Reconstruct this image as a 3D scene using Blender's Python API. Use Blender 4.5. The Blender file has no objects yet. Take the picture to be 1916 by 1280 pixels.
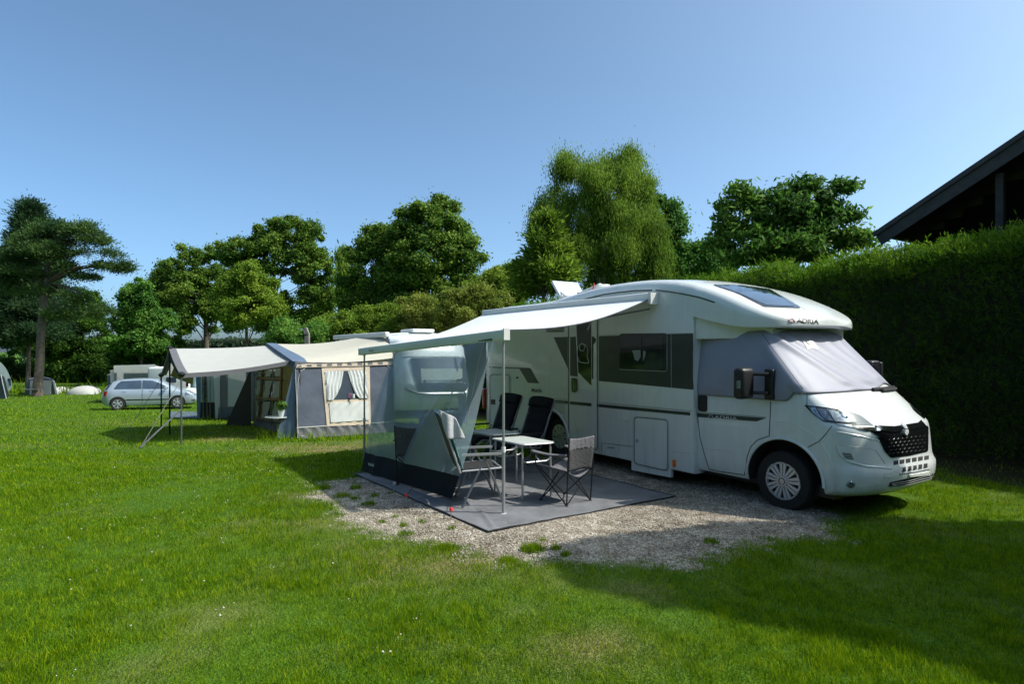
import bpy, bmesh, math, random
import numpy as np
from mathutils import Vector, Matrix, noise
from mathutils.bvhtree import BVHTree
from mathutils.geometry import delaunay_2d_cdt
R = math.radians
random.seed(7)
rng = np.random.default_rng(7)
S = bpy.context.scene
COL = S.collection

# ------------------------------------------------------------------ camera, sky, sun, exposure
F, CX, HY, CH = 1150.0, 958.0, 656.0, 1.85        # focal length in photo pixels, centre column, horizon row, eye height
cd = bpy.data.cameras.new('camera'); cam = bpy.data.objects.new('camera', cd); COL.objects.link(cam)
cam.location = (0, 0, CH); cam.rotation_euler = (R(90), 0, 0)
cd.sensor_width = 36; cd.lens = 36 * F / 1916; cd.shift_y = 16 / 1916; cd.clip_end = 3000; cd.clip_start = 0.05
S.camera = cam
SUN = Vector((1.76, -0.17, 2.05)).normalized()
el = math.asin(SUN.z); az = math.atan2(SUN.x, SUN.y)
w = bpy.data.worlds.new('World'); S.world = w; w.use_nodes = True
nt = w.node_tree; bg = nt.nodes['Background']
sky = nt.nodes.new('ShaderNodeTexSky'); sky.sky_type = 'NISHITA'; sky.sun_disc = False
sky.sun_elevation = el; sky.sun_rotation = az
sky.air_density = 0.5; sky.dust_density = 2.8; sky.ozone_density = 6.0; sky.altitude = 0
tint = nt.nodes.new('ShaderNodeMixRGB'); tint.blend_type = 'MULTIPLY'; tint.inputs[0].default_value = 1; tint.inputs[2].default_value = (1.42, 1.60, 1.38, 1)
nt.links.new(sky.outputs[0], tint.inputs[1]); nt.links.new(tint.outputs[0], bg.inputs[0]); bg.inputs[1].default_value = 0.15
sl = bpy.data.lights.new('sun', 'SUN'); sl.energy = 4.0; sl.angle = R(0.5); sl.color = (1.0, 0.95, 0.85)
so = bpy.data.objects.new('sun', sl); COL.objects.link(so)
so.rotation_euler = SUN.to_track_quat('Z', 'Y').to_euler(); so.location = (20, -5, 30)
S.view_settings.view_transform = 'Standard'; S.view_settings.look = 'None'
S.view_settings.exposure = 0.45; S.view_settings.gamma = 1; S.view_settings.use_curve_mapping = False
S.cycles.max_bounces = 8; S.cycles.transparent_max_bounces = 12; S.cycles.diffuse_bounces = 3
S.cycles.sample_clamp_indirect = 6

# ------------------------------------------------------------------ materials
def mat(name, col, rough=.6, metal=0, var=.12, vscale=3., bump=0, bscale=60., coat=0, trans=0, alpha=1, spec=.5, emit=0, sheen=0, col2=None):
    m = bpy.data.materials.new(name); m.use_nodes = True; n = m.node_tree; L = n.links
    p = n.nodes['Principled BSDF']
    tc = n.nodes.new('ShaderNodeTexCoord'); nz = n.nodes.new('ShaderNodeTexNoise')
    nz.inputs['Scale'].default_value = vscale; nz.inputs['Detail'].default_value = 6
    L.new(tc.outputs['Object'], nz.inputs['Vector'])
    cr = n.nodes.new('ShaderNodeValToRGB')
    cr.color_ramp.elements[0].position = .3; cr.color_ramp.elements[1].position = .7
    c2 = col2 or tuple(min(1, c * (1 + var)) for c in col)
    cr.color_ramp.elements[0].color = (*[c * (1 - var) for c in col], 1); cr.color_ramp.elements[1].color = (*c2, 1)
    L.new(nz.outputs[0], cr.inputs[0]); L.new(cr.outputs[0], p.inputs['Base Color'])
    p.inputs['Roughness'].default_value = rough; p.inputs['Metallic'].default_value = metal
    p.inputs['Coat Weight'].default_value = coat; p.inputs['Coat Roughness'].default_value = .04
    p.inputs['Specular IOR Level'].default_value = spec
    p.inputs['Transmission Weight'].default_value = trans; p.inputs['Sheen Weight'].default_value = sheen
    if bump:
        b = n.nodes.new('ShaderNodeBump'); b.inputs['Strength'].default_value = bump; b.inputs['Distance'].default_value = .01
        n2 = n.nodes.new('ShaderNodeTexNoise'); n2.inputs['Scale'].default_value = bscale; n2.inputs['Detail'].default_value = 4
        L.new(tc.outputs['Object'], n2.inputs['Vector']); L.new(n2.outputs[0], b.inputs['Height']); L.new(b.outputs[0], p.inputs['Normal'])
    return m

def cloth(name, col, tr=.3, alpha=1., var=.06, vscale=4., bump=.15, bscale=300, wrinkle=0):
    """thin fabric: diffuse + translucent (+ see-through for mesh or film)"""
    m = bpy.data.materials.new(name); m.use_nodes = True; n = m.node_tree; L = n.links
    n.nodes.remove(n.nodes['Principled BSDF']); out = n.nodes['Material Output']
    tc = n.nodes.new('ShaderNodeTexCoord'); nz = n.nodes.new('ShaderNodeTexNoise'); nz.inputs['Scale'].default_value = vscale; nz.inputs['Detail'].default_value = 5
    L.new(tc.outputs['Object'], nz.inputs['Vector'])
    cr = n.nodes.new('ShaderNodeValToRGB'); cr.color_ramp.elements[0].position = .3; cr.color_ramp.elements[1].position = .7
    cr.color_ramp.elements[0].color = (*[c * (1 - var) for c in col], 1); cr.color_ramp.elements[1].color = (*[min(1, c * (1 + var)) for c in col], 1)
    L.new(nz.outputs[0], cr.inputs[0])
    d = n.nodes.new('ShaderNodeBsdfPrincipled'); d.inputs['Roughness'].default_value = .75; d.inputs['Specular IOR Level'].default_value = .25
    t = n.nodes.new('ShaderNodeBsdfTranslucent'); mx = n.nodes.new('ShaderNodeMixShader'); mx.inputs[0].default_value = tr
    L.new(cr.outputs[0], d.inputs['Base Color']); L.new(cr.outputs[0], t.inputs['Color'])
    b = n.nodes.new('ShaderNodeBump'); b.inputs['Strength'].default_value = bump; b.inputs['Distance'].default_value = .02
    n2 = n.nodes.new('ShaderNodeTexNoise'); n2.inputs['Scale'].default_value = bscale if not wrinkle else wrinkle; n2.inputs['Detail'].default_value = 5
    if wrinkle: n2.inputs['Distortion'].default_value = 1.5
    L.new(tc.outputs['Object'], n2.inputs['Vector']); L.new(n2.outputs[0], b.inputs['Height']); L.new(b.outputs[0], d.inputs['Normal']); L.new(b.outputs[0], t.inputs['Normal'])
    L.new(d.outputs[0], mx.inputs[1]); L.new(t.outputs[0], mx.inputs[2])
    last = mx
    if alpha < 1:
        tp = n.nodes.new('ShaderNodeBsdfTransparent'); tp.inputs[0].default_value = (.82, .9, .93, 1)
        m2 = n.nodes.new('ShaderNodeMixShader'); m2.inputs[0].default_value = alpha
        L.new(tp.outputs[0], m2.inputs[1]); L.new(mx.outputs[0], m2.inputs[2]); last = m2
        gl = n.nodes.new('ShaderNodeBsdfGlossy'); gl.inputs['Roughness'].default_value = .25; gl.inputs[0].default_value = (.9, .95, 1, 1)
        m3 = n.nodes.new('ShaderNodeMixShader'); m3.inputs[0].default_value = .05; L.new(m2.outputs[0], m3.inputs[1]); L.new(gl.outputs[0], m3.inputs[2]); last = m3
    L.new(last.outputs[0], out.inputs[0])
    return m

def leafmat(name, c1, c2, c3, tr=.35, nscale=.5, det=3):
    m = bpy.data.materials.new(name); m.use_nodes = True; n = m.node_tree; L = n.links
    p = n.nodes['Principled BSDF']; out = n.nodes['Material Output']
    g = n.nodes.new('ShaderNodeNewGeometry'); tc = n.nodes.new('ShaderNodeTexCoord')
    nz = n.nodes.new('ShaderNodeTexNoise'); nz.inputs['Scale'].default_value = nscale; nz.inputs['Detail'].default_value = det; nz.inputs['Roughness'].default_value = .5 if det < 5 else .72
    L.new(tc.outputs['Object'], nz.inputs['Vector'])
    a = n.nodes.new('ShaderNodeMath'); a.operation = 'MULTIPLY_ADD'; a.inputs[1].default_value = .55
    s = n.nodes.new('ShaderNodeMath'); s.operation = 'MULTIPLY_ADD'; s.inputs[1].default_value = 1.3; s.inputs[2].default_value = -.42
    L.new(nz.outputs[0], s.inputs[0]); L.new(g.outputs['Random Per Island'], a.inputs[0]); L.new(s.outputs[0], a.inputs[2])
    cr = n.nodes.new('ShaderNodeValToRGB'); e = cr.color_ramp.elements
    e[0].position = .1; e[0].color = (*c1, 1); e[1].position = .95; e[1].color = (*c3, 1)
    k = e.new(.5); k.color = (*c2, 1)
    L.new(a.outputs[0], cr.inputs[0]); L.new(cr.outputs[0], p.inputs['Base Color'])
    p.inputs['Roughness'].default_value = .6; p.inputs['Specular IOR Level'].default_value = .16
    t = n.nodes.new('ShaderNodeBsdfTranslucent'); L.new(cr.outputs[0], t.inputs[0])
    mx = n.nodes.new('ShaderNodeMixShader'); mx.inputs[0].default_value = tr
    L.new(p.outputs[0], mx.inputs[1]); L.new(t.outputs[0], mx.inputs[2]); L.new(mx.outputs[0], out.inputs[0])
    return m

M = {}
M['paint'] = mat('white_paint', (.70, .735, .735), .26, var=.035, vscale=1.2, coat=.6)
def grime(m, amt):
    n = m.node_tree; L = n.links; p = n.nodes['Principled BSDF']; src = p.inputs['Base Color'].links[0].from_socket
    g = n.nodes.new('ShaderNodeNewGeometry'); sp = n.nodes.new('ShaderNodeSeparateXYZ'); L.new(g.outputs['Position'], sp.inputs[0])
    mp = n.nodes.new('ShaderNodeMapping'); mp.inputs['Scale'].default_value = (7, 7, .9); L.new(g.outputs['Position'], mp.inputs[0])
    z = n.nodes.new('ShaderNodeTexNoise'); z.inputs['Scale'].default_value = 1.6; z.inputs['Detail'].default_value = 8; z.inputs['Roughness'].default_value = .65; L.new(mp.outputs[0], z.inputs['Vector'])
    h = n.nodes.new('ShaderNodeMapRange'); h.inputs[1].default_value = .1; h.inputs[2].default_value = 1.3; h.inputs[3].default_value = 1; h.inputs[4].default_value = .22; L.new(sp.outputs[2], h.inputs[0])
    r = n.nodes.new('ShaderNodeMapRange'); r.inputs[1].default_value = .46; r.inputs[2].default_value = .78; L.new(z.outputs[0], r.inputs[0])
    q = n.nodes.new('ShaderNodeMath'); q.operation = 'MULTIPLY'; L.new(h.outputs[0], q.inputs[0]); L.new(r.outputs[0], q.inputs[1])
    q2 = n.nodes.new('ShaderNodeMath'); q2.operation = 'MULTIPLY'; q2.inputs[1].default_value = amt; L.new(q.outputs[0], q2.inputs[0])
    mx = n.nodes.new('ShaderNodeMixRGB'); mx.inputs[2].default_value = (.22, .20, .16, 1); L.new(q2.outputs[0], mx.inputs[0]); L.new(src, mx.inputs[1]); L.new(mx.outputs[0], p.inputs['Base Color'])
    ro = n.nodes.new('ShaderNodeMapRange'); ro.inputs[3].default_value = .24; ro.inputs[4].default_value = .6; L.new(q2.outputs[0], ro.inputs[0]); L.new(ro.outputs[0], p.inputs['Roughness'])
grime(M['paint'], .55)
M['plastic_w'] = mat('white_plastic', (.68, .69, .67), .45, var=.04)
M['plastic_g'] = mat('grey_plastic', (.33, .35, .36), .5)
M['band'] = mat('dark_grey_film', (.03, .036, .033), .35, var=.1, coat=.25)
M['black'] = mat('black_plastic', (.012, .012, .013), .45, var=.2)
M['blackgloss'] = mat('black_gloss', (.008, .009, .01), .12, var=.2, coat=.8)
M['glass'] = mat('dark_glass', (.012, .015, .017), .06, var=.2, coat=1)
M['glassb'] = mat('blue_glass', (.03, .05, .08), .05, var=.2, coat=1)
M['chrome'] = mat('chrome', (.75, .76, .78), .12, 1, var=.04)
M['alu'] = mat('aluminium', (.46, .47, .49), .5, .8, var=.06)
M['silver'] = mat('silver_wheel', (.46, .49, .53), .3, .35, var=.06, coat=.5)
M['rubber'] = mat('rubber', (.014, .014, .015), .8, var=.25, bump=.4, bscale=90)
M['gap'] = mat('panel_gap', (.02, .022, .024), .8)
M['trim'] = mat('pale_trim', (.42, .45, .45), .4)
M['orange'] = mat('orange_lens', (.75, .16, .01), .2, coat=.6)
M['red'] = mat('red_lens', (.45, .012, .015), .2, coat=.6)
M['redp'] = mat('red_plastic', (.7, .03, .03), .5)
M['lamp'] = mat('lamp_glass', (.20, .23, .26), .08, .6, var=.6, vscale=30, coat=1)
M['logo_red'] = mat('logo_red', (.5, .06, .06), .4)
M['letters'] = mat('dark_letters', (.03, .035, .04), .4)
M['letters_w'] = mat('light_letters', (.55, .57, .58), .4)
M['cover'] = mat('silver_thermal_fabric', (.26, .27, .34), .55, .0, var=.03, vscale=3, bump=.03, bscale=120)
M['awning'] = cloth('awning_fabric', (.68, .71, .74), .08, bump=.1)
M['screen'] = cloth('screen_film', (.42, .52, .59), .5, alpha=.50, bump=.2, wrinkle=5)
M['screen_black'] = cloth('black_fabric', (.012, .014, .017), .05, bump=.2, wrinkle=6)
M['mat'] = cloth('ground_mat_weave', (.155, .158, .17), .0, var=.22, vscale=2.5, bump=.5, wrinkle=7)
M['recl'] = cloth('black_chair_fabric', (.004, .005, .009), .0, bump=.1, bscale=200)
M['darkseat'] = cloth('dark_mesh_fabric', (.03, .03, .032), .05)
M['greychair'] = cloth('grey_chair_fabric', (.16, .158, .175), .1, var=.12, bump=.6, wrinkle=14)
M['greymesh'] = cloth('grey_chair_mesh', (.09, .09, .095), .2, var=.1, bump=.5, wrinkle=20)
M['towel_w'] = cloth('pale_towel', (.5, .52, .55), .2, bump=.5, wrinkle=18)
M['towel_t'] = cloth('teal_towel', (.25, .48, .5), .2, bump=.4, wrinkle=14)
M['blackmetal'] = mat('black_metal', (.015, .015, .017), .35, .4)
M['greymetal'] = mat('grey_metal', (.2, .205, .22), .35, .7)
M['tabletop'] = mat('pale_table_laminate', (.46, .50, .49), .4, var=.08, vscale=9)
M['tent_grey'] = cloth('blue_grey_canvas', (.085, .10, .135), .08, var=.1, bump=.6, wrinkle=3)
M['tent_slate'] = cloth('slate_canvas', (.10, .145, .22), .05, var=.1, bump=.3, wrinkle=4)
M['tent_beige'] = cloth('beige_canvas', (.49, .47, .40), .15, var=.03, bump=.2, wrinkle=2)
M['tent_white'] = cloth('white_canvas', (.60, .60, .575), .35, var=.03, bump=.25, wrinkle=1.5)
M['tent_cream'] = cloth('cream_trim_canvas', (.55, .46, .37), .1, var=.08, vscale=20, bump=.4, wrinkle=10)
M['tent_border'] = cloth('grey_border_canvas', (.14, .14, .155), .1)
M['olive'] = cloth('olive_lining', (.20, .19, .07), .3, var=.15)
M['brown'] = mat('brown_frame_print', (.13, .085, .03), .7)
M['curtain'] = cloth('white_curtain', (.66, .68, .68), .25, bump=.05)
M['wing'] = cloth('sheer_dark_canvas', (.05, .055, .05), .3)
M['badge'] = mat('bright_badge', (.7, .71, .72), .3, .3)
M['film'] = mat('window_film', (.05, .065, .085), .15, coat=.6)
M['curtain_dim'] = cloth('net_curtain', (.30, .36, .34), .2, bump=.1)
M['pink'] = mat('pink_plastic', (.45, .2, .35), .5)
M['green_leaf'] = leafmat('pot_plant_leaf', (.03, .08, .01), (.07, .15, .02), (.16, .26, .05))
M['sheet'] = cloth('blue_groundsheet', (.09, .12, .17), 0, bump=.5, wrinkle=6)
M['car'] = mat('silver_blue_paint', (.34, .40, .46), .25, .35, var=.03, coat=.9)
M['bark'] = mat('bark', (.09, .072, .055), .9, var=.4, vscale=6, bump=1, bscale=14)
M['pinebark'] = mat('pine_bark', (.10, .078, .06), .9, var=.45, vscale=5, bump=1, bscale=10)
M['birchbark'] = mat('birch_bark', (.42, .40, .36), .8, var=.5, vscale=5)
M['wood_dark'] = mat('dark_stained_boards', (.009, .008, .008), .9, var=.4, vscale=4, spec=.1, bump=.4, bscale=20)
M['fascia'] = mat('weathered_fascia', (.03, .034, .037), .7, var=.3, vscale=5)
M['roofing'] = mat('roof_felt', (.04, .042, .045), .9, var=.3)
M['concrete'] = mat('concrete', (.2, .19, .165), .9, var=.3, vscale=12, bump=.5)
M['stone'] = leafmat('gravel_stone', (.14, .12, .095), (.35, .31, .25), (.70, .65, .56), 0, 3)
M['clover'] = mat('clover_white', (.62, .6, .55), .8, var=.1)
M['steel_g'] = mat('utility_grey', (.3, .32, .33), .5, .2)

# ------------------------------------------------------------------ object helpers
def newobj(name, me, parent=None):
    o = bpy.data.objects.new(name, me); COL.objects.link(o)
    if parent:
        o.parent = parent
        mw = parent.matrix_basis.copy()
        q = parent.parent
        if q: mw = q.matrix_basis @ parent.matrix_parent_inverse @ mw
        o.matrix_parent_inverse = mw.inverted()
    return o
def tag(o, label=None, cat=None, group=None, kind=None):
    if label: o['label'] = label
    if cat: o['category'] = cat
    if group: o['group'] = group
    if kind: o['kind'] = kind
    return o
def thing(name, loc, label, cat, group=None, rz=0):
    o = bpy.data.objects.new(name, None); COL.objects.link(o); o.location = loc; o.rotation_euler = (0, 0, rz)
    o.empty_display_size = .3
    return tag(o, label, cat, group)
def build(name, V, Fs, m, parent=None, smooth=False, fix=True, mats=None, angle=40):
    me = bpy.data.meshes.new(name); me.from_pydata([tuple(v) for v in V], [], Fs)
    for x in (mats or [m]): me.materials.append(M[x] if isinstance(x, str) else x)
    if fix:
        bm = bmesh.new(); bm.from_mesh(me); bmesh.ops.recalc_face_normals(bm, faces=bm.faces); bm.to_mesh(me); bm.free()
    if smooth:
        me.shade_smooth()
        try: me.set_sharp_from_angle(angle=R(angle))
        except Exception: pass
    me.update()
    return newobj(name, me, parent)
class MB:
    """collects simple shapes into one mesh"""
    def __init__(s): s.v = []; s.f = []
    def add(s, V, Fs):
        k = len(s.v); s.v += [Vector(v) for v in V]; s.f += [tuple(i + k for i in f) for f in Fs]; return s
    def box(s, c, d, rot=None, ax=None):
        c = Vector(c); V = []
        for x in (-1, 1):
            for y in (-1, 1):
                for z in (-1, 1):
                    p = Vector((x * d[0] / 2, y * d[1] / 2, z * d[2] / 2))
                    if rot is not None: p = Matrix.Rotation(rot, 3, 'Z') @ p
                    if ax is not None: p = ax[0] * p.x + ax[1] * p.y + ax[2] * p.z
                    V.append(c + p)
        return s.add(V, [(0, 1, 3, 2), (4, 6, 7, 5), (0, 4, 5, 1), (2, 3, 7, 6), (0, 2, 6, 4), (1, 5, 7, 3)])
    def tube(s, pts, r, n=8, closed=False):
        pts = [Vector(p) for p in pts]; m = len(pts)
        if m < 2: return s
        rs = r if isinstance(r, (list, tuple)) else [r] * m
        V = []; Fs = []; ref = None
        for i, p in enumerate(pts):
            a = pts[(i + 1) % m] if (closed or i < m - 1) else p; b = pts[i - 1] if (closed or i > 0) else p
            t = (a - b)
            if t.length < 1e-9: t = Vector((0, 0, 1))
            t.normalize()
            if ref is None: ref = t.orthogonal().normalized()
            ref = (ref - t * ref.dot(t))
            if ref.length < 1e-6: ref = t.orthogonal()
            ref.normalize(); q = t.cross(ref)
            for k in range(n):
                an = 2 * math.pi * k / n; V.append(p + (ref * math.cos(an) + q * math.sin(an)) * rs[i])
        for i in range(m if closed else m - 1):
            j = (i + 1) % m
            for k in range(n): Fs.append((i * n + k, i * n + (k + 1) % n, j * n + (k + 1) % n, j * n + k))
        if not closed: Fs += [tuple(range(n))[::-1], tuple((m - 1) * n + k for k in range(n))]
        return s.add(V, Fs)
    def lathe(s, c, axis, prof, n=32, closed=True):
        c = Vector(c); axis = Vector(axis).normalized(); a = axis.orthogonal().normalized(); b = axis.cross(a); V = []; Fs = []
        m = len(prof)
        for r, h in prof:
            for k in range(n):
                an = 2 * math.pi * k / n; V.append(c + axis * h + (a * math.cos(an) + b * math.sin(an)) * r)
        for i in range(m if closed else m - 1):
            j = (i + 1) % m
            for k in range(n): Fs.append((i * n + k, i * n + (k + 1) % n, j * n + (k + 1) % n, j * n + k))
        if not closed: Fs += [tuple(range(n))[::-1], tuple((m - 1) * n + k for k in range(n))]
        return s.add(V, Fs)
    def sheet(s, fn, nu, nv, thick=None):
        k = len(s.v)
        V = [Vector(fn(i / nu, j / nv)) for j in range(nv + 1) for i in range(nu + 1)]
        Fs = [(j * (nu + 1) + i, j * (nu + 1) + i + 1, (j + 1) * (nu + 1) + i + 1, (j + 1) * (nu + 1) + i) for j in range(nv) for i in range(nu)]
        if thick is not None:
            T = Vector(thick); n0 = len(V); V += [v + T for v in V[:n0]]
            Fs += [tuple(i + n0 for i in reversed(f)) for f in Fs]
            W = nu + 1
            rim = [i for i in range(W)] + [j * W + nu for j in range(1, nv + 1)] + [nv * W + i for i in range(nu - 1, -1, -1)] + [j * W for j in range(nv - 1, 0, -1)]
            for a, b in zip(rim, rim[1:] + rim[:1]): Fs.append((a, b, b + n0, a + n0))
        return s.add(V, Fs)
    def build(s, name, m, parent=None, smooth=True, **k): return build(name, s.v, s.f, m, parent, smooth, **k)
def bevel(o, wdt, seg=3):
    bm = bmesh.new(); bm.from_mesh(o.data)
    bmesh.ops.bevel(bm, geom=[e for e in bm.edges], offset=wdt, segments=seg, affect='EDGES', profile=.5, clamp_overlap=True)
    bm.to_mesh(o.data); bm.free(); o.data.shade_smooth()
    try: o.data.set_sharp_from_angle(angle=R(50))
    except Exception: pass
    return o

# ------------------------------------------------------------------ ground shape and photo rays
def sstep(a, b, x): t = min(1, max(0, (x - a) / (b - a))); return t * t * (3 - 2 * t)
def gz(x, y):
    y0 = 8.5 + 3.5 * sstep(-4, 0, x)
    d = max(0., y - y0)
    d = d * d / (d + 1.2) if d > 0 else 0
    z = -.051 * d
    if z < -.9: z = -.9 - .22 * (1 - math.exp((z + .9) / .22))
    return z
CAM = Vector((0, 0, CH))
def ray(px, py): return Vector(((px - CX) / F, 1, -(py - HY) / F))
def at(px, py, Y): return CAM + ray(px, py) * Y
def G(px, py, dz=0):
    r = ray(px, py); Y = 5.
    for _ in range(60): Y = (gz(r.x * Y, Y) + dz - CH) / r.z
    p = CAM + r * Y; return Vector((p.x, p.y, gz(p.x, p.y) + dz))
def gp(x, y, dz=0): return Vector((x, y, gz(x, y) + dz))
U = Vector((-.5514, .8342, 0)); W = Vector((.8342, .5514, 0)); P0 = Vector((3.10, 7.07, 0))
def V3(s, w_, z): return P0 + U * s + W * w_ + Vector((0, 0, z))
def vplane(P, d, px, py):
    """photo ray against the upright plane through P running along d"""
    n = Vector((-d.y, d.x, 0)); r = ray(px, py); t = (P - CAM).dot(n) / r.dot(n); return CAM + r * t
def pxof(p):
    q = p - CAM; return CX + F * q.x / q.y, HY - F * q.z / q.y

# surfaces that photo outlines can be laid on
def surf_mesh(objs):
    bs = []
    for o in objs:
        bm = bmesh.new(); bm.from_mesh(o.data); bs.append(BVHTree.FromBMesh(bm)); bm.free()
    def f(px, py):
        r = ray(px, py).normalized(); best = None
        for b in bs:
            h = b.ray_cast(CAM, r)
            if h[0] is not None and (best is None or h[3] < best[3]): best = h
        if best is None:
            d = f.last; q = CAM + r * d
            best = min((b.find_nearest(q) for b in bs), key=lambda h: h[3]); 
        else: f.last = best[3]
        n = best[1].copy()
        if n.dot(r) > 0: n = -n
        return best[0].copy(), n
    f.last = 8.; return f
def surf_plane(P, d):
    n = Vector((-d.y, d.x, 0)).normalized()
    def f(px, py):
        q = vplane(P, d, px, py); nn = n if n.dot(q - CAM) < 0 else -n
        return q, nn
    return f
def rnd(pts, r, k=4):
    out = []; m = len(pts)
    for i in range(m):
        p = Vector(pts[i]); a = Vector(pts[i - 1]); b = Vector(pts[(i + 1) % m])
        ra = min(r, (a - p).length * .45, (b - p).length * .45)
        s = p + (a - p).normalized() * ra; e = p + (b - p).normalized() * ra
        for j in range(k + 1):
            t = j / k; out.append(((1 - t) ** 2) * s + 2 * t * (1 - t) * p + t * t * e)
    return [tuple(q) for q in out]
def patch(name, pts, sf, m, parent, off=.004, step=9, skirt=True, smooth=True, wav=0, wf=.9, wsl=0):
    B = []
    for i in range(len(pts)):
        a = Vector(pts[i]); b = Vector(pts[(i + 1) % len(pts)]); n = max(1, int((b - a).length / step))
        for j in range(n): B.append(a.lerp(b, j / n))
    nb = len(B)
    xs = [p.x for p in B]; ys = [p.y for p in B]
    def inside(x, y):
        c = False
        for i in range(nb):
            a = B[i]; b = B[i - 1]
            if (a.y > y) != (b.y > y) and x < (b.x - a.x) * (y - a.y) / (b.y - a.y) + a.x: c = not c
        return c
    I = []
    x = min(xs) + step * .5
    while x < max(xs):
        y = min(ys) + step * .5
        while y < max(ys):
            if inside(x, y) and min((x - q.x) ** 2 + (y - q.y) ** 2 for q in B) > (step * .45) ** 2: I.append(Vector((x, y)))
            y += step
        x += step
    vs, es, fs = delaunay_2d_cdt(B + I, [(i, (i + 1) % nb) for i in range(nb)], [], 1, 1e-5)[:3]
    V = []; N = []
    for v in vs:
        p, n = sf(v.x, v.y); V.append(p + n * (off + (wav * math.sin((v.x + wsl * v.y) * wf + math.sin(v.y * .15)) if wav else 0))); N.append(n)
    Fs = [tuple(f) for f in fs]
    if skirt:
        cnt = {}
        for f in Fs:
            for a, b in zip(f, f[1:] + f[:1]): cnt[(a, b)] = 1
        k = len(V); V += [v - n * (off + .004) for v, n in zip(V[:k], N)]
        for a, b in list(cnt):
            if (b, a) not in cnt: Fs.append((b, a, a + k, b + k))
    bm = bmesh.new(); bv = [bm.verts.new(v) for v in V]
    for f in Fs:
        try: bm.faces.new([bv[i] for i in f])
        except ValueError: pass
    bmesh.ops.delete(bm, geom=[v for v in bm.verts if not v.link_faces], context='VERTS')
    # consistent outward winding
    bmesh.ops.recalc_face_normals(bm, faces=bm.faces)
    if bm.faces:
        bm.faces.ensure_lookup_table(); f0 = bm.faces[0]
        if f0.normal.dot(f0.calc_center_median() - CAM) > 0: bmesh.ops.reverse_faces(bm, faces=bm.faces)
    me = bpy.data.meshes.new(name); bm.to_mesh(me); bm.free()
    me.materials.append(M[m]); 
    if smooth:
        me.shade_smooth()
        try: me.set_sharp_from_angle(angle=R(40))
        except Exception: pass
    return newobj(name, me, parent)
def pline(pts, sf, off=.003, step=10, closed=False):
    out = []
    m = len(pts)
    for i in range(m if closed else m - 1):
        a = Vector(pts[i]); b = Vector(pts[(i + 1) % m]); n = max(1, int((b - a).length / step))
        for j in range(n): out.append(a.lerp(b, j / n))
    if not closed: out.append(Vector(pts[-1]))
    R_ = []
    for q in out:
        p, n = sf(q.x, q.y); R_.append(p + n * off)
    return R_
def line(name, pts, sf, m, parent, r=.004, closed=False, off=.002, step=8):
    return MB().tube(pline(pts, sf, off, step, closed), r, 6, closed).build(name, m, parent)
def text(name, s, quad, sf, m, parent, off=.006, bold=.02):
    c = bpy.data.curves.new(name, 'FONT'); c.body = s; c.size = 1; c.offset = bold; c.resolution_u = 3
    o = bpy.data.objects.new(name, c); COL.objects.link(o)
    dg = bpy.context.evaluated_depsgraph_get(); me = bpy.data.meshes.new_from_object(o.evaluated_get(dg))
    bpy.data.objects.remove(o); bpy.data.curves.remove(c)
    xs = [v.co.x for v in me.vertices]; ys = [v.co.y for v in me.vertices]
    x0, x1, y0, y1 = min(xs), max(xs), min(ys), max(ys)
    tl, tr, br, bl = [Vector(q) for q in quad]
    bm = bmesh.new(); bm.from_mesh(me); bmesh.ops.triangulate(bm, faces=bm.faces)
    for _ in range(3):
        le = [e for e in bm.edges if e.calc_length() > .14 * (y1 - y0)]
        if le: bmesh.ops.subdivide_edges(bm, edges=le, cuts=1); bmesh.ops.triangulate(bm, faces=bm.faces)
    bm.to_mesh(me); bm.free()
    cq = sum((Vector(q) for q in quad), Vector((0, 0))) / 4; nav = Vector((0, 0, 0))
    for dx in (-4, 0, 4):
        for dy in (-2, 0, 2): nav += sf(cq.x + dx, cq.y + dy)[1]
    nav.normalize()
    for v in me.vertices:
        a = (v.co.x - x0) / (x1 - x0); b = (v.co.y - y0) / (y1 - y0)
        q = bl.lerp(br, a).lerp(tl.lerp(tr, a), b)
        p, n = sf(q.x, q.y); v.co = p + nav * off
    me.materials.clear(); me.materials.append(M[m]); me.name = name
    return newobj(name, me, parent)
def boolcut(o, cutter):
    md = o.modifiers.new('b', 'BOOLEAN'); md.object = cutter; md.operation = 'DIFFERENCE'; md.solver = 'EXACT'; md.material_mode = 'TRANSFER'
    bpy.context.view_layer.update()
    dg = bpy.context.evaluated_depsgraph_get(); me = bpy.data.meshes.new_from_object(o.evaluated_get(dg))
    o.modifiers.clear(); old = o.data; o.data = me; bpy.data.meshes.remove(old)
    cm = cutter.data; bpy.data.objects.remove(cutter); bpy.data.meshes.remove(cm)
def interp(tab, x):
    if x <= tab[0][0]: return tab[0][1]
    for (a, b), (c, d) in zip(tab, tab[1:]):
        if x <= c: return b + (d - b) * (x - a) / (c - a)
    return tab[-1][1]
def cr(tab, x):
    """smooth (Catmull-Rom) interpolation"""
    n = len(tab)
    if x <= tab[0][0]: return tab[0][1]
    if x >= tab[-1][0]: return tab[-1][1]
    for i in range(n - 1):
        if x <= tab[i + 1][0]: break
    x0, y0 = tab[i]; x1, y1 = tab[i + 1]; h = x1 - x0
    m0 = (y1 - tab[i - 1][1]) / (x1 - tab[i - 1][0]) if i > 0 else (y1 - y0) / h
    m1 = (tab[i + 2][1] - y0) / (tab[i + 2][0] - x0) if i < n - 2 else (y1 - y0) / h
    t = (x - x0) / h
    return (2*t**3-3*t**2+1)*y0 + (t**3-2*t**2+t)*h*m0 + (-2*t**3+3*t**2)*y1 + (t**3-t**2)*h*m1

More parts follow.
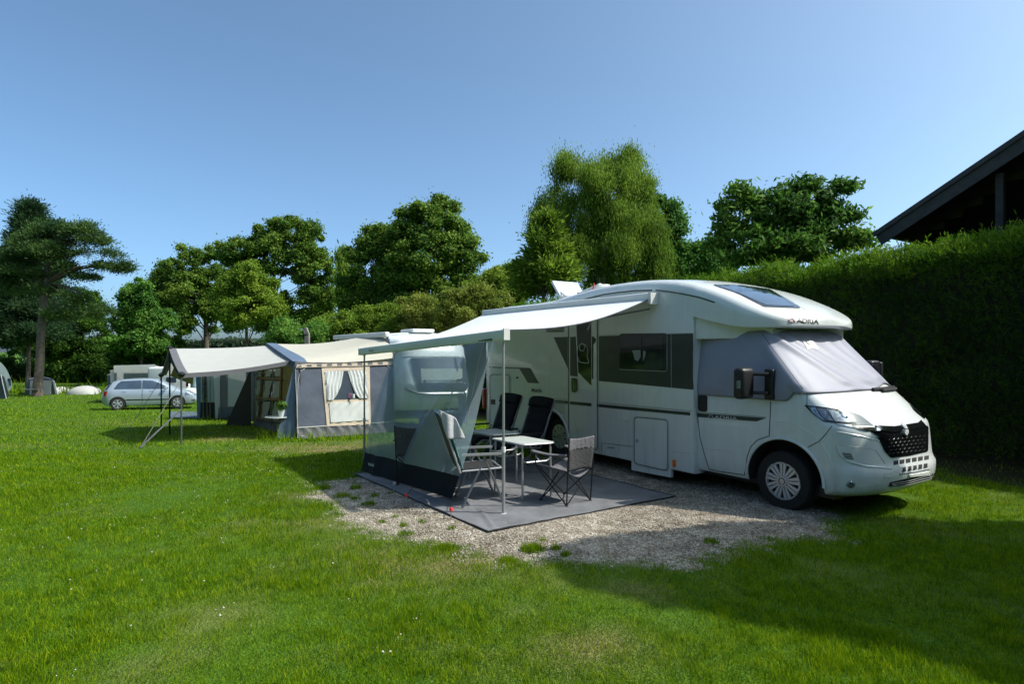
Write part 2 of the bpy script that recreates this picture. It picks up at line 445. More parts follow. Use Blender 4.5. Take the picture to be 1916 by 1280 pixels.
# ================================================================== GROUND
gravel_px = [(596, 903), (640, 897), (700, 893), (800, 880), (900, 868), (1100, 850), (1300, 850), (1520, 905), (1545, 950), (1575, 985), (1560, 1003), (1480, 1018), (1390, 1035), (1250, 1052), (1120, 1058), (1000, 1060), (930, 1052), (880, 1040), (840, 1022), (790, 1012), (740, 1003), (690, 993), (640, 975), (615, 950), (600, 930)]
gravel_w = [G(x, y) for x, y in gravel_px]
def polydist(x, y, poly):
    """signed distance, + inside"""
    ins = False; d = 1e9; n = len(poly)
    for i in range(n):
        a = poly[i]; b = poly[i - 1]
        if (a.y > y) != (b.y > y) and x < (b.x - a.x) * (y - a.y) / (b.y - a.y) + a.x: ins = not ins
        ex, ey = b.x - a.x, b.y - a.y; t = max(0, min(1, ((x - a.x) * ex + (y - a.y) * ey) / (ex * ex + ey * ey)))
        d = min(d, math.hypot(x - a.x - ex * t, y - a.y - ey * t))
    return d if ins else -d
def gravel_amt(x, y):
    if not (-5 < x < 7 and 3 < y < 15): return 0
    d = polydist(x, y, gravel_w)
    n = noise.noise(Vector((x * 1.6, y * 1.6, 0))) * .28 + noise.noise(Vector((x * 6, y * 6, 3))) * .22
    return sstep(-.18, .22, d + n)
dry_sp = [(G(630, 836), 1.5, .8), (G(590, 843), .8, .9), (G(420, 822), 1.0, .7), (G(860, 1055), .9, .55), (G(700, 1030), .8, .35), (G(600, 985), .7, .5), (G(1130, 1215), .5, .45), (G(1000, 1075), .6, .4), (G(1180, 1100), .4, .3), (G(560, 930), .5, .4), (G(240, 790), 1.5, .3)]
def dry_amt(x, y):
    v = 0
    for c, r, a in dry_sp:
        d = math.hypot(x - c.x, (y - c.y) * 1.3) / r
        if d < 2: v = max(v, a * math.exp(-d * d * 1.3))
    n = noise.noise(Vector((x * 2.2, y * 2.2, 8))) * .5 + noise.noise(Vector((x * .7, y * .7, 1))) * .5
    return max(0, min(1, v * (1 + n) + max(0, n) * .55))
def axis(lo, hi, fine0, fine1, step):
    a = list(np.arange(fine0, fine1 + 1e-6, step)); s = step; x = fine0
    L_ = []
    while x > lo: s *= 1.18; x -= s; L_.append(x)
    s = step; x = a[-1]; H = []
    while x < hi: s *= 1.18; x += s; H.append(x)
    return L_[::-1] + a + H
gx = axis(-700, 700, -6, 7, .07); gy = axis(-60, 900, 3, 13, .07)
def soil_shade_amt(x, y):  # bare soil strip by the hedge, darkened to stand for its shade
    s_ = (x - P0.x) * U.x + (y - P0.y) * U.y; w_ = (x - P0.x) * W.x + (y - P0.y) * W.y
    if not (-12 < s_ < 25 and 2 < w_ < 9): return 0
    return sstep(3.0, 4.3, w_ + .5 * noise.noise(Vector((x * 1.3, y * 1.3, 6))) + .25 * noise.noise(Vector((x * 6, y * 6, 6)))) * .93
GV = []; ga = []; da = []; sa = []
for y in gy:
    for x in gx:
        g = gravel_amt(x, y)
        z = gz(x, y) + .012 * noise.noise(Vector((x * .8, y * .8, 0)))
        GV.append((x, y, z)); ga.append(g); da.append(dry_amt(x, y) if abs(x) < 60 and y < 60 else 0); sa.append(soil_shade_amt(x, y))
nx = len(gx)
GF = [(j * nx + i, j * nx + i + 1, (j + 1) * nx + i + 1, (j + 1) * nx + i) for j in range(len(gy) - 1) for i in range(nx - 1)]
def ground_mat():
    m = bpy.data.materials.new('lawn_and_gravel'); m.use_nodes = True; n = m.node_tree; L = n.links; p = n.nodes['Principled BSDF']
    geo = n.nodes.new('ShaderNodeNewGeometry')
    def nz(s, d=5): 
        q = n.nodes.new('ShaderNodeTexNoise'); q.inputs['Scale'].default_value = s; q.inputs['Detail'].default_value = d; L.new(geo.outputs['Position'], q.inputs['Vector']); return q.outputs[0]
    def ramp(src, *st):
        r = n.nodes.new('ShaderNodeValToRGB'); e = r.color_ramp.elements; e[0].position, e[0].color = st[0][0], (*st[0][1], 1); e[1].position, e[1].color = st[-1][0], (*st[-1][1], 1)
        for a, c in st[1:-1]: k = e.new(a); k.color = (*c, 1)
        L.new(src, r.inputs[0]); return r.outputs[0]
    def mix(f, a, b, mode='MIX'):
        q = n.nodes.new('ShaderNodeMixRGB'); q.blend_type = mode
        if isinstance(f, float): q.inputs[0].default_value = f
        else: L.new(f, q.inputs[0])
        L.new(a, q.inputs[1]); L.new(b, q.inputs[2]); return q.outputs[0]
    g1 = ramp(nz(.6), (.25, (.02, .075, .001)), (.5, (.055, .15, .002)), (.72, (.13, .22, .005)))
    g2 = ramp(nz(9), (.3, (.02, .055, .002)), (.7, (.08, .15, .008)))
    g3 = ramp(nz(45, 8), (.3, (.02, .05, .004)), (.68, (.10, .19, .02)))
    gr = mix(.45, mix(.5, g1, g2), g3)
    at_d = n.nodes.new('ShaderNodeAttribute'); at_d.attribute_name = 'dry'
    gr = mix(at_d.outputs['Fac'], gr, ramp(nz(30), (.3, (.12, .10, .04)), (.7, (.30, .24, .12))))
    at_s = n.nodes.new('ShaderNodeAttribute'); at_s.attribute_name = 'soil_shade'
    gr = mix(at_s.outputs['Fac'], gr, ramp(nz(14), (.3, (.012, .010, .006)), (.7, (.035, .032, .016))))  # dark soil colour that also paints in the hedge's shade
    vo = n.nodes.new('ShaderNodeTexVoronoi'); vo.inputs['Scale'].default_value = 55; L.new(geo.outputs['Position'], vo.inputs['Vector'])
    st = ramp(vo.outputs['Color'], (.1, (.14, .12, .10)), (.5, (.34, .30, .245)), (.9, (.62, .575, .50)))
    soil_shade = ramp(nz(6), (.35, (.6, .55, .5)), (.65, (1, 1, 1)))
    st = mix(1.0, st, soil_shade, 'MULTIPLY')
    at_g = n.nodes.new('ShaderNodeAttribute'); at_g.attribute_name = 'gravel'
    L.new(mix(at_g.outputs['Fac'], gr, st), p.inputs['Base Color']); p.inputs['Roughness'].default_value = .95; p.inputs['Specular IOR Level'].default_value = .15
    b = n.nodes.new('ShaderNodeBump'); b.inputs['Strength'].default_value = .8; b.inputs['Distance'].default_value = .02
    vd = n.nodes.new('ShaderNodeMath'); vd.operation = 'ADD'; L.new(vo.outputs['Distance'], vd.inputs[0]); L.new(nz(70, 6), vd.inputs[1])
    L.new(vd.outputs[0], b.inputs['Height']); L.new(b.outputs[0], p.inputs['Normal'])
    return m
gm = ground_mat()
go = build('ground', GV, GF, gm, fix=False, smooth=True); tag(go, 'mown campsite lawn with a worn gravel pitch in front of the motorhome', 'ground', kind='structure')
for nm, dat in (('gravel', ga), ('dry', da), ('soil_shade', sa)):
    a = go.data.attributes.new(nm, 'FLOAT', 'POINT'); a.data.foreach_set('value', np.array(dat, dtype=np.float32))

def fastmesh(name, V, nverts_face, m, parent=None, smooth=False):
    """V: (nfaces*k,3) array, faces are consecutive runs of k vertices"""
    k = nverts_face; n = len(V) // k
    me = bpy.data.meshes.new(name); me.vertices.add(len(V)); me.vertices.foreach_set('co', np.ascontiguousarray(V, dtype=np.float32).ravel())
    me.loops.add(len(V)); me.loops.foreach_set('vertex_index', np.arange(len(V), dtype=np.int32))
    me.polygons.add(n); me.polygons.foreach_set('loop_start', np.arange(0, len(V), k, dtype=np.int32))
    me.update(calc_edges=True); me.materials.append(M[m] if isinstance(m, str) else m); me.validate()
    return newobj(name, me, parent)
def vgz(x, y):
    t = np.clip((x + 4) / 4, 0, 1); y0 = 8.5 + 3.5 * t * t * (3 - 2 * t); d = np.maximum(0, y - y0); d = d * d / (d + 1.2)
    z = -.051 * d; return np.where(z < -.9, -.9 - .22 * (1 - np.exp(np.minimum(0, (z + .9) / .22))), z)
def grid_lookup(vals):
    A = np.array(vals).reshape(len(gy), nx); X = np.array(gx); Yy = np.array(gy)
    def f(x, y): return A[np.clip(np.searchsorted(Yy, y), 0, len(gy) - 1), np.clip(np.searchsorted(X, x), 0, nx - 1)]
    return f
gl_ = grid_lookup(ga); dl_ = grid_lookup(da); sl2_ = grid_lookup(sa)
def vcoord(x, y): return (x - P0.x) * U.x + (y - P0.y) * U.y, (x - P0.x) * W.x + (y - P0.y) * W.y
_lat = np.random.default_rng(5).random((64, 64))
def vnoise(x, y, c, sd):
    u = x / c + sd * 17.3; v = y / c + sd * 9.1; i = np.floor(u).astype(int); j = np.floor(v).astype(int); f = u - i; g = v - j; f = f * f * (3 - 2 * f); g = g * g * (3 - 2 * g)
    L_ = lambda a, b: _lat[a % 64, b % 64]
    return (L_(i, j) * (1 - f) + L_(i + 1, j) * f) * (1 - g) + (L_(i, j + 1) * (1 - f) + L_(i + 1, j + 1) * f) * g
def blades(n, ylo, yhi, hmin, hmax, wbase, wslope, keep, seed, tall=None):
    r = np.random.default_rng(seed)
    Y = ylo * (yhi / ylo) ** r.random(n); X = (r.random(n) * 2 - 1) * (Y * .88 + .6)
    k = keep(X, Y, r); X = X[k]; Y = Y[k]; n = len(X)
    # uneven tufts
    h = hmin + (hmax - hmin) * r.random(n) ** 2; wd = wbase + wslope * Y
    tf = .55 * vnoise(X, Y, .22, 1) + .45 * vnoise(X, Y, .9, 2); h = h * (.45 + 1.5 * tf ** 1.5)
    h = h * (1 + .03 * Y)
    an = r.random(n) * 2 * np.pi; lean = r.random(n) * .9 * h; la = r.random(n) * 2 * np.pi
    Z = vgz(X, Y) - .004
    V = np.zeros((n, 3, 3))
    V[:, 0] = np.stack([X - np.cos(an) * wd / 2, Y - np.sin(an) * wd / 2, Z], 1)
    V[:, 1] = np.stack([X + np.cos(an) * wd / 2, Y + np.sin(an) * wd / 2, Z], 1)
    V[:, 2] = np.stack([X + np.cos(la) * lean, Y + np.sin(la) * lean, Z + h], 1)
    return V.reshape(-1, 3)
def keep_lawn(X, Y, r):
    g = gl_(X, Y); s_, w_ = vcoord(X, Y)
    onmat = (w_ > -3.45) & (w_ < -.45) & (s_ > 1.05) & (s_ < 4.9); under = (w_ > .1) & (w_ < 2.1) & (s_ > -.6) & (s_ < 6.4)
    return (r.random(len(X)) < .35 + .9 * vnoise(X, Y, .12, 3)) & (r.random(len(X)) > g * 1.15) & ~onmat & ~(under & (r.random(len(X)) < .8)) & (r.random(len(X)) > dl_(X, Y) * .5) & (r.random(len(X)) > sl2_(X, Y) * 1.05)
M['grass'] = leafmat('grass_blade', (.018, .065, .001), (.125, .255, .001), (.41, .47, .008), .45, 7, 9)
M['straw'] = leafmat('dry_grass_blade', (.14, .12, .015), (.30, .27, .05), (.44, .40, .11), .3, 1)
gv = np.concatenate([blades(900000, 2.9, 12, .012, .055, .0026, .0005, keep_lawn, 1), blades(260000, 8, 45, .02, .05, .004, .0010, keep_lawn, 2)])
tag(fastmesh('grass', gv, 3, 'grass'), 'short green mown grass growing over the lawn', 'grass', kind='stuff')
def keep_dry(X, Y, r):
    g = gl_(X, Y); s_, w_ = vcoord(X, Y); onmat = (w_ > -3.45) & (w_ < -.45) & (s_ > 1.05) & (s_ < 4.9)
    return (r.random(len(X)) < np.clip(dl_(X, Y) - .12, 0, 1) * .7) & (g < .7) & ~onmat
tag(fastmesh('dry_grass', blades(330000, 2.9, 30, .01, .05, .0022, .0006, keep_dry, 21), 3, 'straw'), 'straw coloured dry grass in the worn patches of the lawn', 'dry grass', kind='stuff')
def keep_patch(centres):
    def f(X, Y, r):
        k = np.zeros(len(X), bool)
        for c, rad in centres: k |= np.hypot(X - c.x, Y - c.y) < rad * (.4 + r.random(len(X)) * .6)
        return k
    return f
tufts = [(G(995, 1030), .13), (G(950, 1050), .09), (G(1040, 1028), .06), (G(1058, 1040), .06), (G(760, 1000), .1), (G(835, 1025), .12), (G(690, 945), .1), (G(640, 930), .13), (G(665, 935), .08), (G(755, 985), .05), (G(790, 978), .05), (G(715, 978), .06), (G(845, 990), .05), (G(1330, 1015), .1), (G(605, 915), .14), (G(665, 915), .1), (G(740, 968), .05), (G(700, 930), .08), (G(730, 925), .06), (G(758, 1000), .07), (G(1016, 1012), .04)]
tv = np.concatenate([blades(900000, 5.2, 9.5, .02, .06, .003, .0005, keep_patch(tufts), 5),
                     blades(160000, 9, 26, .05, .22, .006, .0006, keep_patch([(G(560 + i * 22, 826 - i * .9), .35) for i in range(8)] + [(G(500 + i * 12, 826), .3) for i in range(5)] + [(G(385 + i * 12, 786), .35) for i in range(7)]), 6),
                     blades(60000, 33, 52, .15, .5, .03, .001, keep_patch([(gp(-38 + i * 1.4, 43.5 - i * .15), .9) for i in range(16)]), 9)])
tag(fastmesh('grass_tufts', tv, 3, 'grass'), 'longer grass tufts along the tent skirts and in the gravel', 'grass', kind='stuff')
# clover heads: tiny white octahedra
def octas(P, rx, seed, m, name, label, cat):
    r = np.random.default_rng(seed); n = len(P)
    D = np.array([[1, 0, 0], [0, 1, 0], [-1, 0, 0], [0, -1, 0], [0, 0, 1], [0, 0, -1]], float)
    T = [(0, 1, 4), (1, 2, 4), (2, 3, 4), (3, 0, 4), (1, 0, 5), (2, 1, 5), (3, 2, 5), (0, 3, 5)]
    sc = rx[:, None, None] * (.6 + .8 * r.random((n, 6, 1)))
    a = r.random(n) * 6.28; c, s = np.cos(a), np.sin(a)
    V = D[None] * sc; X = V[..., 0] * c[:, None] - V[..., 1] * s[:, None]; Yv = V[..., 0] * s[:, None] + V[..., 1] * c[:, None]
    V = np.stack([X, Yv, V[..., 2] * .75], -1) + P[:, None, :]
    me = bpy.data.meshes.new(name); me.vertices.add(n * 6); me.vertices.foreach_set('co', V.astype(np.float32).ravel())
    idx = (np.arange(n)[:, None, None] * 6 + np.array(T)[None]).astype(np.int32)
    me.loops.add(idx.size); me.loops.foreach_set('vertex_index', idx.ravel()); me.polygons.add(n * 8); me.polygons.foreach_set('loop_start', np.arange(0, idx.size, 3, dtype=np.int32))
    me.update(calc_edges=True); me.materials.append(M[m]); return tag(newobj(name, me), label, cat, kind='stuff')
cl = []
for c, rad, n in [(G(420, 905), 1.5, 90), (G(300, 1130), .8, 26), (G(80, 1020), 1.2, 40), (G(500, 850), 2.2, 130), (G(580, 1200), .7, 10), (G(700, 1150), .9, 9), (G(60, 860), 3, 60), (G(250, 1000), 2, 26), (G(560, 1050), .8, 16), (G(740, 1215), .25, 6), (G(600, 870), 1.0, 50), (G(330, 800), 3, 40), (G(120, 930), 2, 30), (G(600, 850), 1, 40)]:
    for _ in range(n):
        x = c.x + random.gauss(0, rad * .5); y = c.y + random.gauss(0, rad * .5)
        if random.random() < .5 or gravel_amt(x, y) > .3: continue
        for _k in range(random.choice((1, 1, 2, 3))):
            xx = x + random.gauss(0, .03); yy = y + random.gauss(0, .03); cl.append((xx, yy, gz(xx, yy) + .02 + random.random() * .03))
cl = np.array(cl); octas(cl, .003 + .006 * rng.random(len(cl)) ** 2, 3, 'clover', 'clover_flowers', 'white clover flowers dotted over the lawn', 'clover flowers')
n = 150000; X = rng.random(n) * 10 - 4; Y = rng.random(n) * 7.5 + 4.3; s_, w_ = vcoord(X, Y)
k = (gl_(X, Y) > rng.random(n) * .9) & ~((w_ > -3.4) & (w_ < -.5) & (s_ > 1.1) & (s_ < 4.8)); X = X[k]; Y = Y[k]
octas(np.stack([X, Y, vgz(X, Y) + .004], 1), .004 + .008 * rng.random(len(X)) ** 2, 4, 'stone', 'gravel_stones', 'pale loose gravel stones of the pitch', 'gravel')

# ================================================================== MOTORHOME
mh = thing('motorhome', V3(2.9, 1.08, 0), 'white motorhome with dark grey band parked on gravel beside the hedge', 'motorhome')
WC = 1.08
zt_tab = [(.0, 2.17), (.12, 2.235), (.35, 2.355), (.6, 2.48), (1.0, 2.65), (1.5, 2.80), (2.0, 2.865), (2.5, 2.885), (3.2, 2.87), (3.8, 2.81), (4.4, 2.74), (5.0, 2.715), (6.2, 2.70), (6.55, 2.62), (6.74, 2.4)]
def section(w0, w1, zb, zt, rt, rb, crown=.05, n=7):
    """closed loop (w,z)"""
    P = []
    def arc(cw, cz, r, a0, a1):
        for i in range(n + 1):
            a = a0 + (a1 - a0) * i / n; P.append((cw + r * math.cos(a), cz + r * math.sin(a)))
    h = math.pi / 2
    rt = min(rt, (zt - zb) * .48, (w1 - w0) * .4); rb = min(rb, (zt - zb) * .48)
    arc(w0 + rb, zb + rb, rb, 3 * h, 2 * h)
    arc(w0 + rt, zt - rt, rt, 2 * h, h)
    for i in range(1, 8):
        t = i / 8; P.append((w0 + rt + (w1 - w0 - 2 * rt) * t, zt + crown * 4 * t * (1 - t)))
    arc(w1 - rt, zt - rt, rt, h, 0); arc(w1 - rb, zb + rb, rb, 0, -h)
    return P
def loft(secs):
    """secs: list of (s, loop)"""
    V = []; Fs = []; n = len(secs[0][1])
    for s, lp in secs: V += [V3(s, a, b) for a, b in lp]
    for i in range(len(secs) - 1):
        for k in range(n): Fs.append((i * n + k, i * n + (k + 1) % n, (i + 1) * n + (k + 1) % n, (i + 1) * n + k))
    Fs += [tuple(range(n)), tuple((len(secs) - 1) * n + k for k in range(n))]
    return V, Fs
secs = []
for s in [1.27, 1.4, 1.6, 1.8] + [2.0 + .2 * i for i in range(22)] + [6.4, 6.5, 6.58, 6.64, 6.69, 6.72, 6.74]:
    q = max(0, (s - 6.4) / .34); ins = .16 * (1 - math.sqrt(max(0, 1 - q * q)))
    zb = .21 if s < 4.9 else .21 + .06 * (s - 4.9)
    secs.append((s, section(ins, 2.16 - ins, zb, cr(zt_tab, s), .16, .02, .04)))
V, Fs = loft(secs); body = build('body', V, Fs, 'paint', mh, smooth=True, mats=['paint', 'gap'], angle=35)
cut = MB().lathe(V3(4.38, -.3, .33), W, [(.0001, 0), (.46, 0), (.46, .75), (.0001, .75)], 40, closed=False).build('cut', 'gap', smooth=False)
cut.data.materials.clear(); cut.data.materials.append(M['gap']); boolcut(body, cut)
# overcab
secs = []
for s in [.03, .035, .05, .08, .12, .18, .25, .34, .45, .58, .72, .86, 1.0, 1.13, 1.27]:
    q = min(1, max(0, (.74 - s) / .71)); ins = 1.05 * (1 - (1 - q ** 2.6) ** (1 / 2.6)) * .93
    zt = cr(zt_tab, s); zb = interp([(0, 2.14), (.4, 2.12), (.7, 2.15), (1.0, 2.22), (1.27, 2.29)], s)
    if s < .1: zb += (.1 - s) * .35; zt -= max(0, .08 - s) * .25
    f = min(1, s / .5); e_ = (s / 1.27)
    secs.append((s, section(.03 * (1 - e_) + ins, 2.16 - .03 * (1 - e_) - ins, zb, zt, .05 + .11 * f + .08 * math.sin(f * math.pi), .02, .04 + .03 * (1 - e_))))
V, Fs = loft(secs); over = build('overcab', V, Fs, 'paint', mh, smooth=True, angle=50)
# shoulder under the overcab, filling to the cab
secs = []
for s in [.3, .5, .8, 1.1, 1.3, 1.5]:
    ins = interp([(.3, .28), (.8, .14), (1.1, .07), (1.5, .012)], s)
    secs.append((s, section(ins, 2.16 - ins, 2.0, interp([(.3, 2.16), (.8, 2.24), (1.5, 2.5)], s), .03, .02, 0)))
V, Fs = loft(secs); sh = build('cab_shoulder', V, Fs, 'paint', mh, smooth=True)
# cab: horizontal slices
prof = [(.265, -.80), (.30, -.88), (.36, -.925), (.44, -.945), (.55, -.945), (.60, -.915), (.66, -.90), (.8, -.885), (.93, -.87), (1.0, -.85), (1.035, -.815), (1.08, -.755), (1.15, -.67), (1.23, -.575), (1.31, -.475), (1.365, -.40), (1.39, -.355), (1.5, -.25), (1.7, -.065), (1.9, .12), (2.08, .28)]
capL = [(.22, .5), (.45, .56), (.8, .52), (1.0, .50), (1.1, .46), (1.3, .33), (1.4, .26), (2.08, .24)]
halfw = [(.22, .93), (.3, .975), (.5, 1.0), (.9, 1.0), (1.2, .99), (1.35, .975), (1.6, .95), (1.9, .90), (2.08, .86)]
def cab_pt(z, k, nside=26, ncap=44):
    """k: column 0..nside (near side, back to front), ncap cap, nside far side"""
    sF = cr(prof, z); L = interp(capL, z); a = cr(halfw, z); n = 2.75
    if z < 1.3: a2 = a
    else: a2 = a
    if k <= nside: t = k / nside; return (1.45 + (sF + L - 1.45) * t, WC - a)
    if k < nside + ncap:
        th = math.pi * (k - nside) / ncap
        c = math.cos(th); s_ = math.sin(th)
        return (sF + L * (1 - abs(s_) ** (2 / n)), WC - a * math.copysign(abs(c) ** (2 / n), c))
    t = (k - nside - ncap) / nside; return (sF + L + (1.45 - sF - L) * t, WC + a)
zs = sorted(set([p[0] for p in prof] + [.28, .33, .39, .49, .63, .73, .86, .965, 1.02, 1.055, 1.11, 1.19, 1.27, 1.345, 1.378, 1.44, 1.56, 1.62, 1.76, 1.83, 1.96, 2.02]))
NC = 26 * 2 + 44 + 1; V = []; Fs = []
for z in zs:
    for k in range(NC): a, b = cab_pt(z, k); V.append(V3(a, b, z))
for j in range(len(zs) - 1):
    for k in range(NC): Fs.append((j * NC + k, j * NC + (k + 1) % NC, (j + 1) * NC + (k + 1) % NC, (j + 1) * NC + k))
Fs += [tuple(range(NC)), tuple((len(zs) - 1) * NC + k for k in range(NC))]
cab = build('cab', V, Fs, 'paint', mh, smooth=True, mats=['paint', 'gap'], angle=35)
for sgn in (-.3, 1.75):
    cut = MB().lathe(V3(.03, sgn, .34), W, [(.0001, 0), (.475, 0), (.475, .72), (.0001, .72)], 44, closed=False).build('cut', 'gap', smooth=False)
    cut.data.materials.clear(); cut.data.materials.append(M['gap']); boolcut(cab, cut)
    cut = MB().box(V3(.03, sgn + .36, .1), (.95, .72, .5), ax=(U, W, Vector((0, 0, 1)))).build('cut', 'gap', smooth=False)
    cut.data.materials.clear(); cut.data.materials.append(M['gap']); boolcut(cab, cut)
MB().box(V3(2.7, WC, .27), (6.4, 1.7, .14), ax=(U, W, Vector((0, 0, 1)))).build('underbody', 'black', mh, smooth=False)
sf = surf_mesh([body, over, sh, cab]); sfb = surf_mesh([body]); sfc = surf_mesh([cab]); sfo = surf_mesh([over])
# wheels
def wheel(c, ax, r, rim_r, wd, parent, out=-1, spokes=9):
    t = MB().lathe(c, ax, [(rim_r * .96, -wd / 2), (r * .93, -wd / 2), (r * .985, -wd * .42), (r, -wd * .3), (r, wd * .3), (r * .985, wd * .42), (r * .93, wd / 2), (rim_r * .96, wd / 2)], 44).build('wheel', 'rubber', parent)
    ax = Vector(ax).normalized(); e = out * wd / 2; c = Vector(c)
    m = MB().lathe(c + ax * e, ax, [(rim_r * .90, 0), (rim_r, 0), (rim_r, -out * .03), (rim_r * .88, -out * .03)], 40)
    m.lathe(c + ax * e, ax, [(.0001, out * .012), (rim_r * .27, out * .012), (rim_r * .33, -out * .02), (.0001, -out * .03)], 20, closed=False)
    a = ax.orthogonal().normalized(); b = ax.cross(a)
    for i in range(spokes):
        th = 2 * math.pi * i / spokes + .2; d = a * math.cos(th) + b * math.sin(th); q = ax.cross(d)
        for s0, s1 in ((-.22, -.03), (.03, .22)):
            r0, r1 = rim_r * .22, rim_r * .92
            pts = [d * r0 + q * (s0 * rim_r * .45), d * r0 + q * (s1 * rim_r * .45), d * r1 + q * (s1 * rim_r * .95), d * r1 + q * (s0 * rim_r * .95)]
            Vv = [c + ax * (e) + p for p in pts] + [c + ax * (e - out * .025) + p for p in pts]
            m.add(Vv, [(0, 1, 2, 3), (7, 6, 5, 4), (0, 4, 5, 1), (1, 5, 6, 2), (2, 6, 7, 3), (3, 7, 4, 0)])
    m.build('rim', 'silver', t, angle=30)
    MB().lathe(c + ax * (e - out * .045), ax, [(.0001, 0), (rim_r * .97, 0), (rim_r * .97, -out * .02), (.0001, -out * .02)], 24, closed=False).build('brake_disc', 'black', t)
    MB().lathe(c + ax * (e + out * .012), ax, [(rim_r * .15, 0), (rim_r * .19, 0), (rim_r * .19, out * .006), (rim_r * .15, out * .006)], 20).build('hub_ring', 'blackgloss', t)
    return t
wheel(V3(.06, .225, .322), W, .348, .225, .23, mh)
wheel(V3(.06, 1.94, .322), W, .348, .225, .23, mh, 1)
zr = gz(*V3(4.4, .2, 0).xy)
wheel(V3(4.38, .28, .335 + zr), W, .335, .215, .2, mh)
wheel(V3(4.38, 1.9, .335 + zr), W, .335, .215, .2, mh, 1)
# ---- side graphics and fittings, laid on the body along their outlines
line('roof_stripe', [(1073, 570), (1100, 558.5), (1130, 551), (1160, 547), (1190, 544), (1220, 543.3)], sfb, 'band', mh, .012, off=-.003)
line('roof_stripe', [(1227, 543), (1252, 546), (1280, 550.5), (1310, 557), (1337, 566)], sf, 'band', mh, .011, off=-.003)
patch('side_band', [(1120.5, 629), (1297, 624), (1297.5, 729.5), (1120.5, 713)], sfb, 'band', mh, .003, 14)
patch('side_band', [(1036, 631), (1064, 630.5), (1064, 693)], sfb, 'band', mh, .003, 14)
line('band_trim', [(1298, 623), (1064, 628.5)], sfb, 'trim', mh, .004)
line('band_seam', [(1256, 625), (1256.5, 726)], sfb, 'trim', mh, .003, off=.004)
line('corner_trim', [(1299.5, 621), (1297.5, 660), (1297.5, 712), (1299, 740), (1305, 790), (1316, 850), (1326, 888)], sfb, 'trim', mh, .007)
# entrance door
d = patch('entrance_door', rnd([(1066, 592), (1117, 589), (1117, 842), (1066, 833)], 9), sfb, 'paint', mh, .012, 16)
line('door_seal', rnd([(1064.6, 590.5), (1118.4, 587.5), (1118.4, 844), (1064.6, 835)], 10), sfb, 'gap', d, .006, closed=True)
line('door_frame', rnd([(1063.2, 589), (1120.4, 586), (1120.4, 846.5), (1063.2, 837)], 11), sfb, 'trim', d, .005, closed=True)
sfd = surf_mesh([body, d])
patch('door_window', [(1078.5, 596), (1106, 594), (1106.4, 721.5), (1082.5, 697)], sfd, 'blackgloss', d, .006, 14)
patch('door_band', [(1067, 630.5), (1077.5, 630), (1081, 705), (1067, 703)], sfd, 'band', d, .003, 14)
patch('door_band', [(1107.5, 629.6), (1116.5, 629.4), (1116.5, 710), (1107.5, 709)], sfd, 'band', d, .003, 14)
patch('door_handle', rnd([(1070.5, 707), (1080.5, 708), (1081, 732), (1071, 735)], 4), sfd, 'blackgloss', d, .025, 5)
line('handle_ring', rnd([(1072, 710), (1076, 710.5), (1076, 730), (1072, 731)], 2), sfd, 'trim', d, .003, closed=True, off=.03)
hg = line('coat_hanger', rnd([(1083, 646), (1095, 643), (1102, 652), (1100, 668), (1104, 680), (1094, 679), (1085, 678), (1081, 664)], 5), sfd, 'trim', d, .008, closed=True, off=.015)
line('hanger_loop', rnd([(1086, 646), (1092, 642), (1097, 648), (1094, 657), (1087, 656)], 4), sfd, 'trim', d, .008, closed=True, off=.02)
# long lower stripe
patch('side_stripe', [(1030, 748), (1062, 750.5), (1120, 756), (1303.5, 773), (1303.5, 779), (1120, 762), (1062, 756), (1030, 753)], sfb, 'band', mh, .003, 12)
line('stripe_pinline', [(1030, 745.3), (1120, 753), (1303, 770.3)], sfb, 'band', mh, .003)
patch('door_stripe', [(1066.5, 751), (1117, 755.5), (1117, 761.5), (1066.5, 757)], sfd, 'band', d, .003, 12)
patch('chevron_graphic', [(915, 686.4), (971, 688), (992, 688.8), (1009, 717.6), (988, 716.4), (972, 690.4), (915, 688)], sfb, 'band', mh, .003, 12)
text('model_lettering', 'Matrix', [(995, 726), (1014.5, 727), (1014.5, 735), (995, 734)], sfb, 'letters', mh)
line('vent_grille', rnd([(1022, 612), (1056, 610), (1056, 621), (1022, 622)], 2), sfb, 'trim', mh, .004, closed=True)
for nm, x0, x1, y0, y1, n_ in (('vent_slot', 1023.5, 1055, 613.5, 620, 3), ('vent_slot', 1029, 1055, 754, 783, 9)):
    mb = MB()
    for i in range(n_):
        y = y0 + (y1 - y0) * i / (n_ - 1); mb.tube(pline([(x0, y), (x1, y + (.0 if y0 < 700 else 1.6))], sfb, .004), .006 if y0 > 700 else .008, 6)
    mb.build(nm, 'plastic_g' if y0 > 700 else 'gap', mh)
line('vent_frame', rnd([(1027, 751), (1057, 753.5), (1057, 786), (1027, 782)], 2), sfb, 'trim', mh, .005, closed=True)
def hatch(name, q, r=7, lock=None):
    o = patch(name, rnd(q, r), sfb, 'paint', mh, .008, 14)
    cx = sum(p[0] for p in q) / 4; cy = sum(p[1] for p in q) / 4
    line('hatch_seal', rnd([(cx + (x - cx) * 1.0 + math.copysign(1.6, x - cx), y + math.copysign(1.6, y - cy)) for x, y in q], r), sfb, 'gap', o, .0045, closed=True)
    line('hatch_frame', rnd([(x + math.copysign(3.6, x - cx), y + math.copysign(3.6, y - cy)) for x, y in q], r + 2), sfb, 'trim', o, .0045, closed=True)
    if lock: patch('hatch_lock', rnd([(lock[0] - 2.5, lock[1] - 3), (lock[0] + 2.5, lock[1] - 3), (lock[0] + 2.5, lock[1] + 3), (lock[0] - 2.5, lock[1] + 3)], 2), sfb, 'plastic_g', o, .014, 4)
    return o
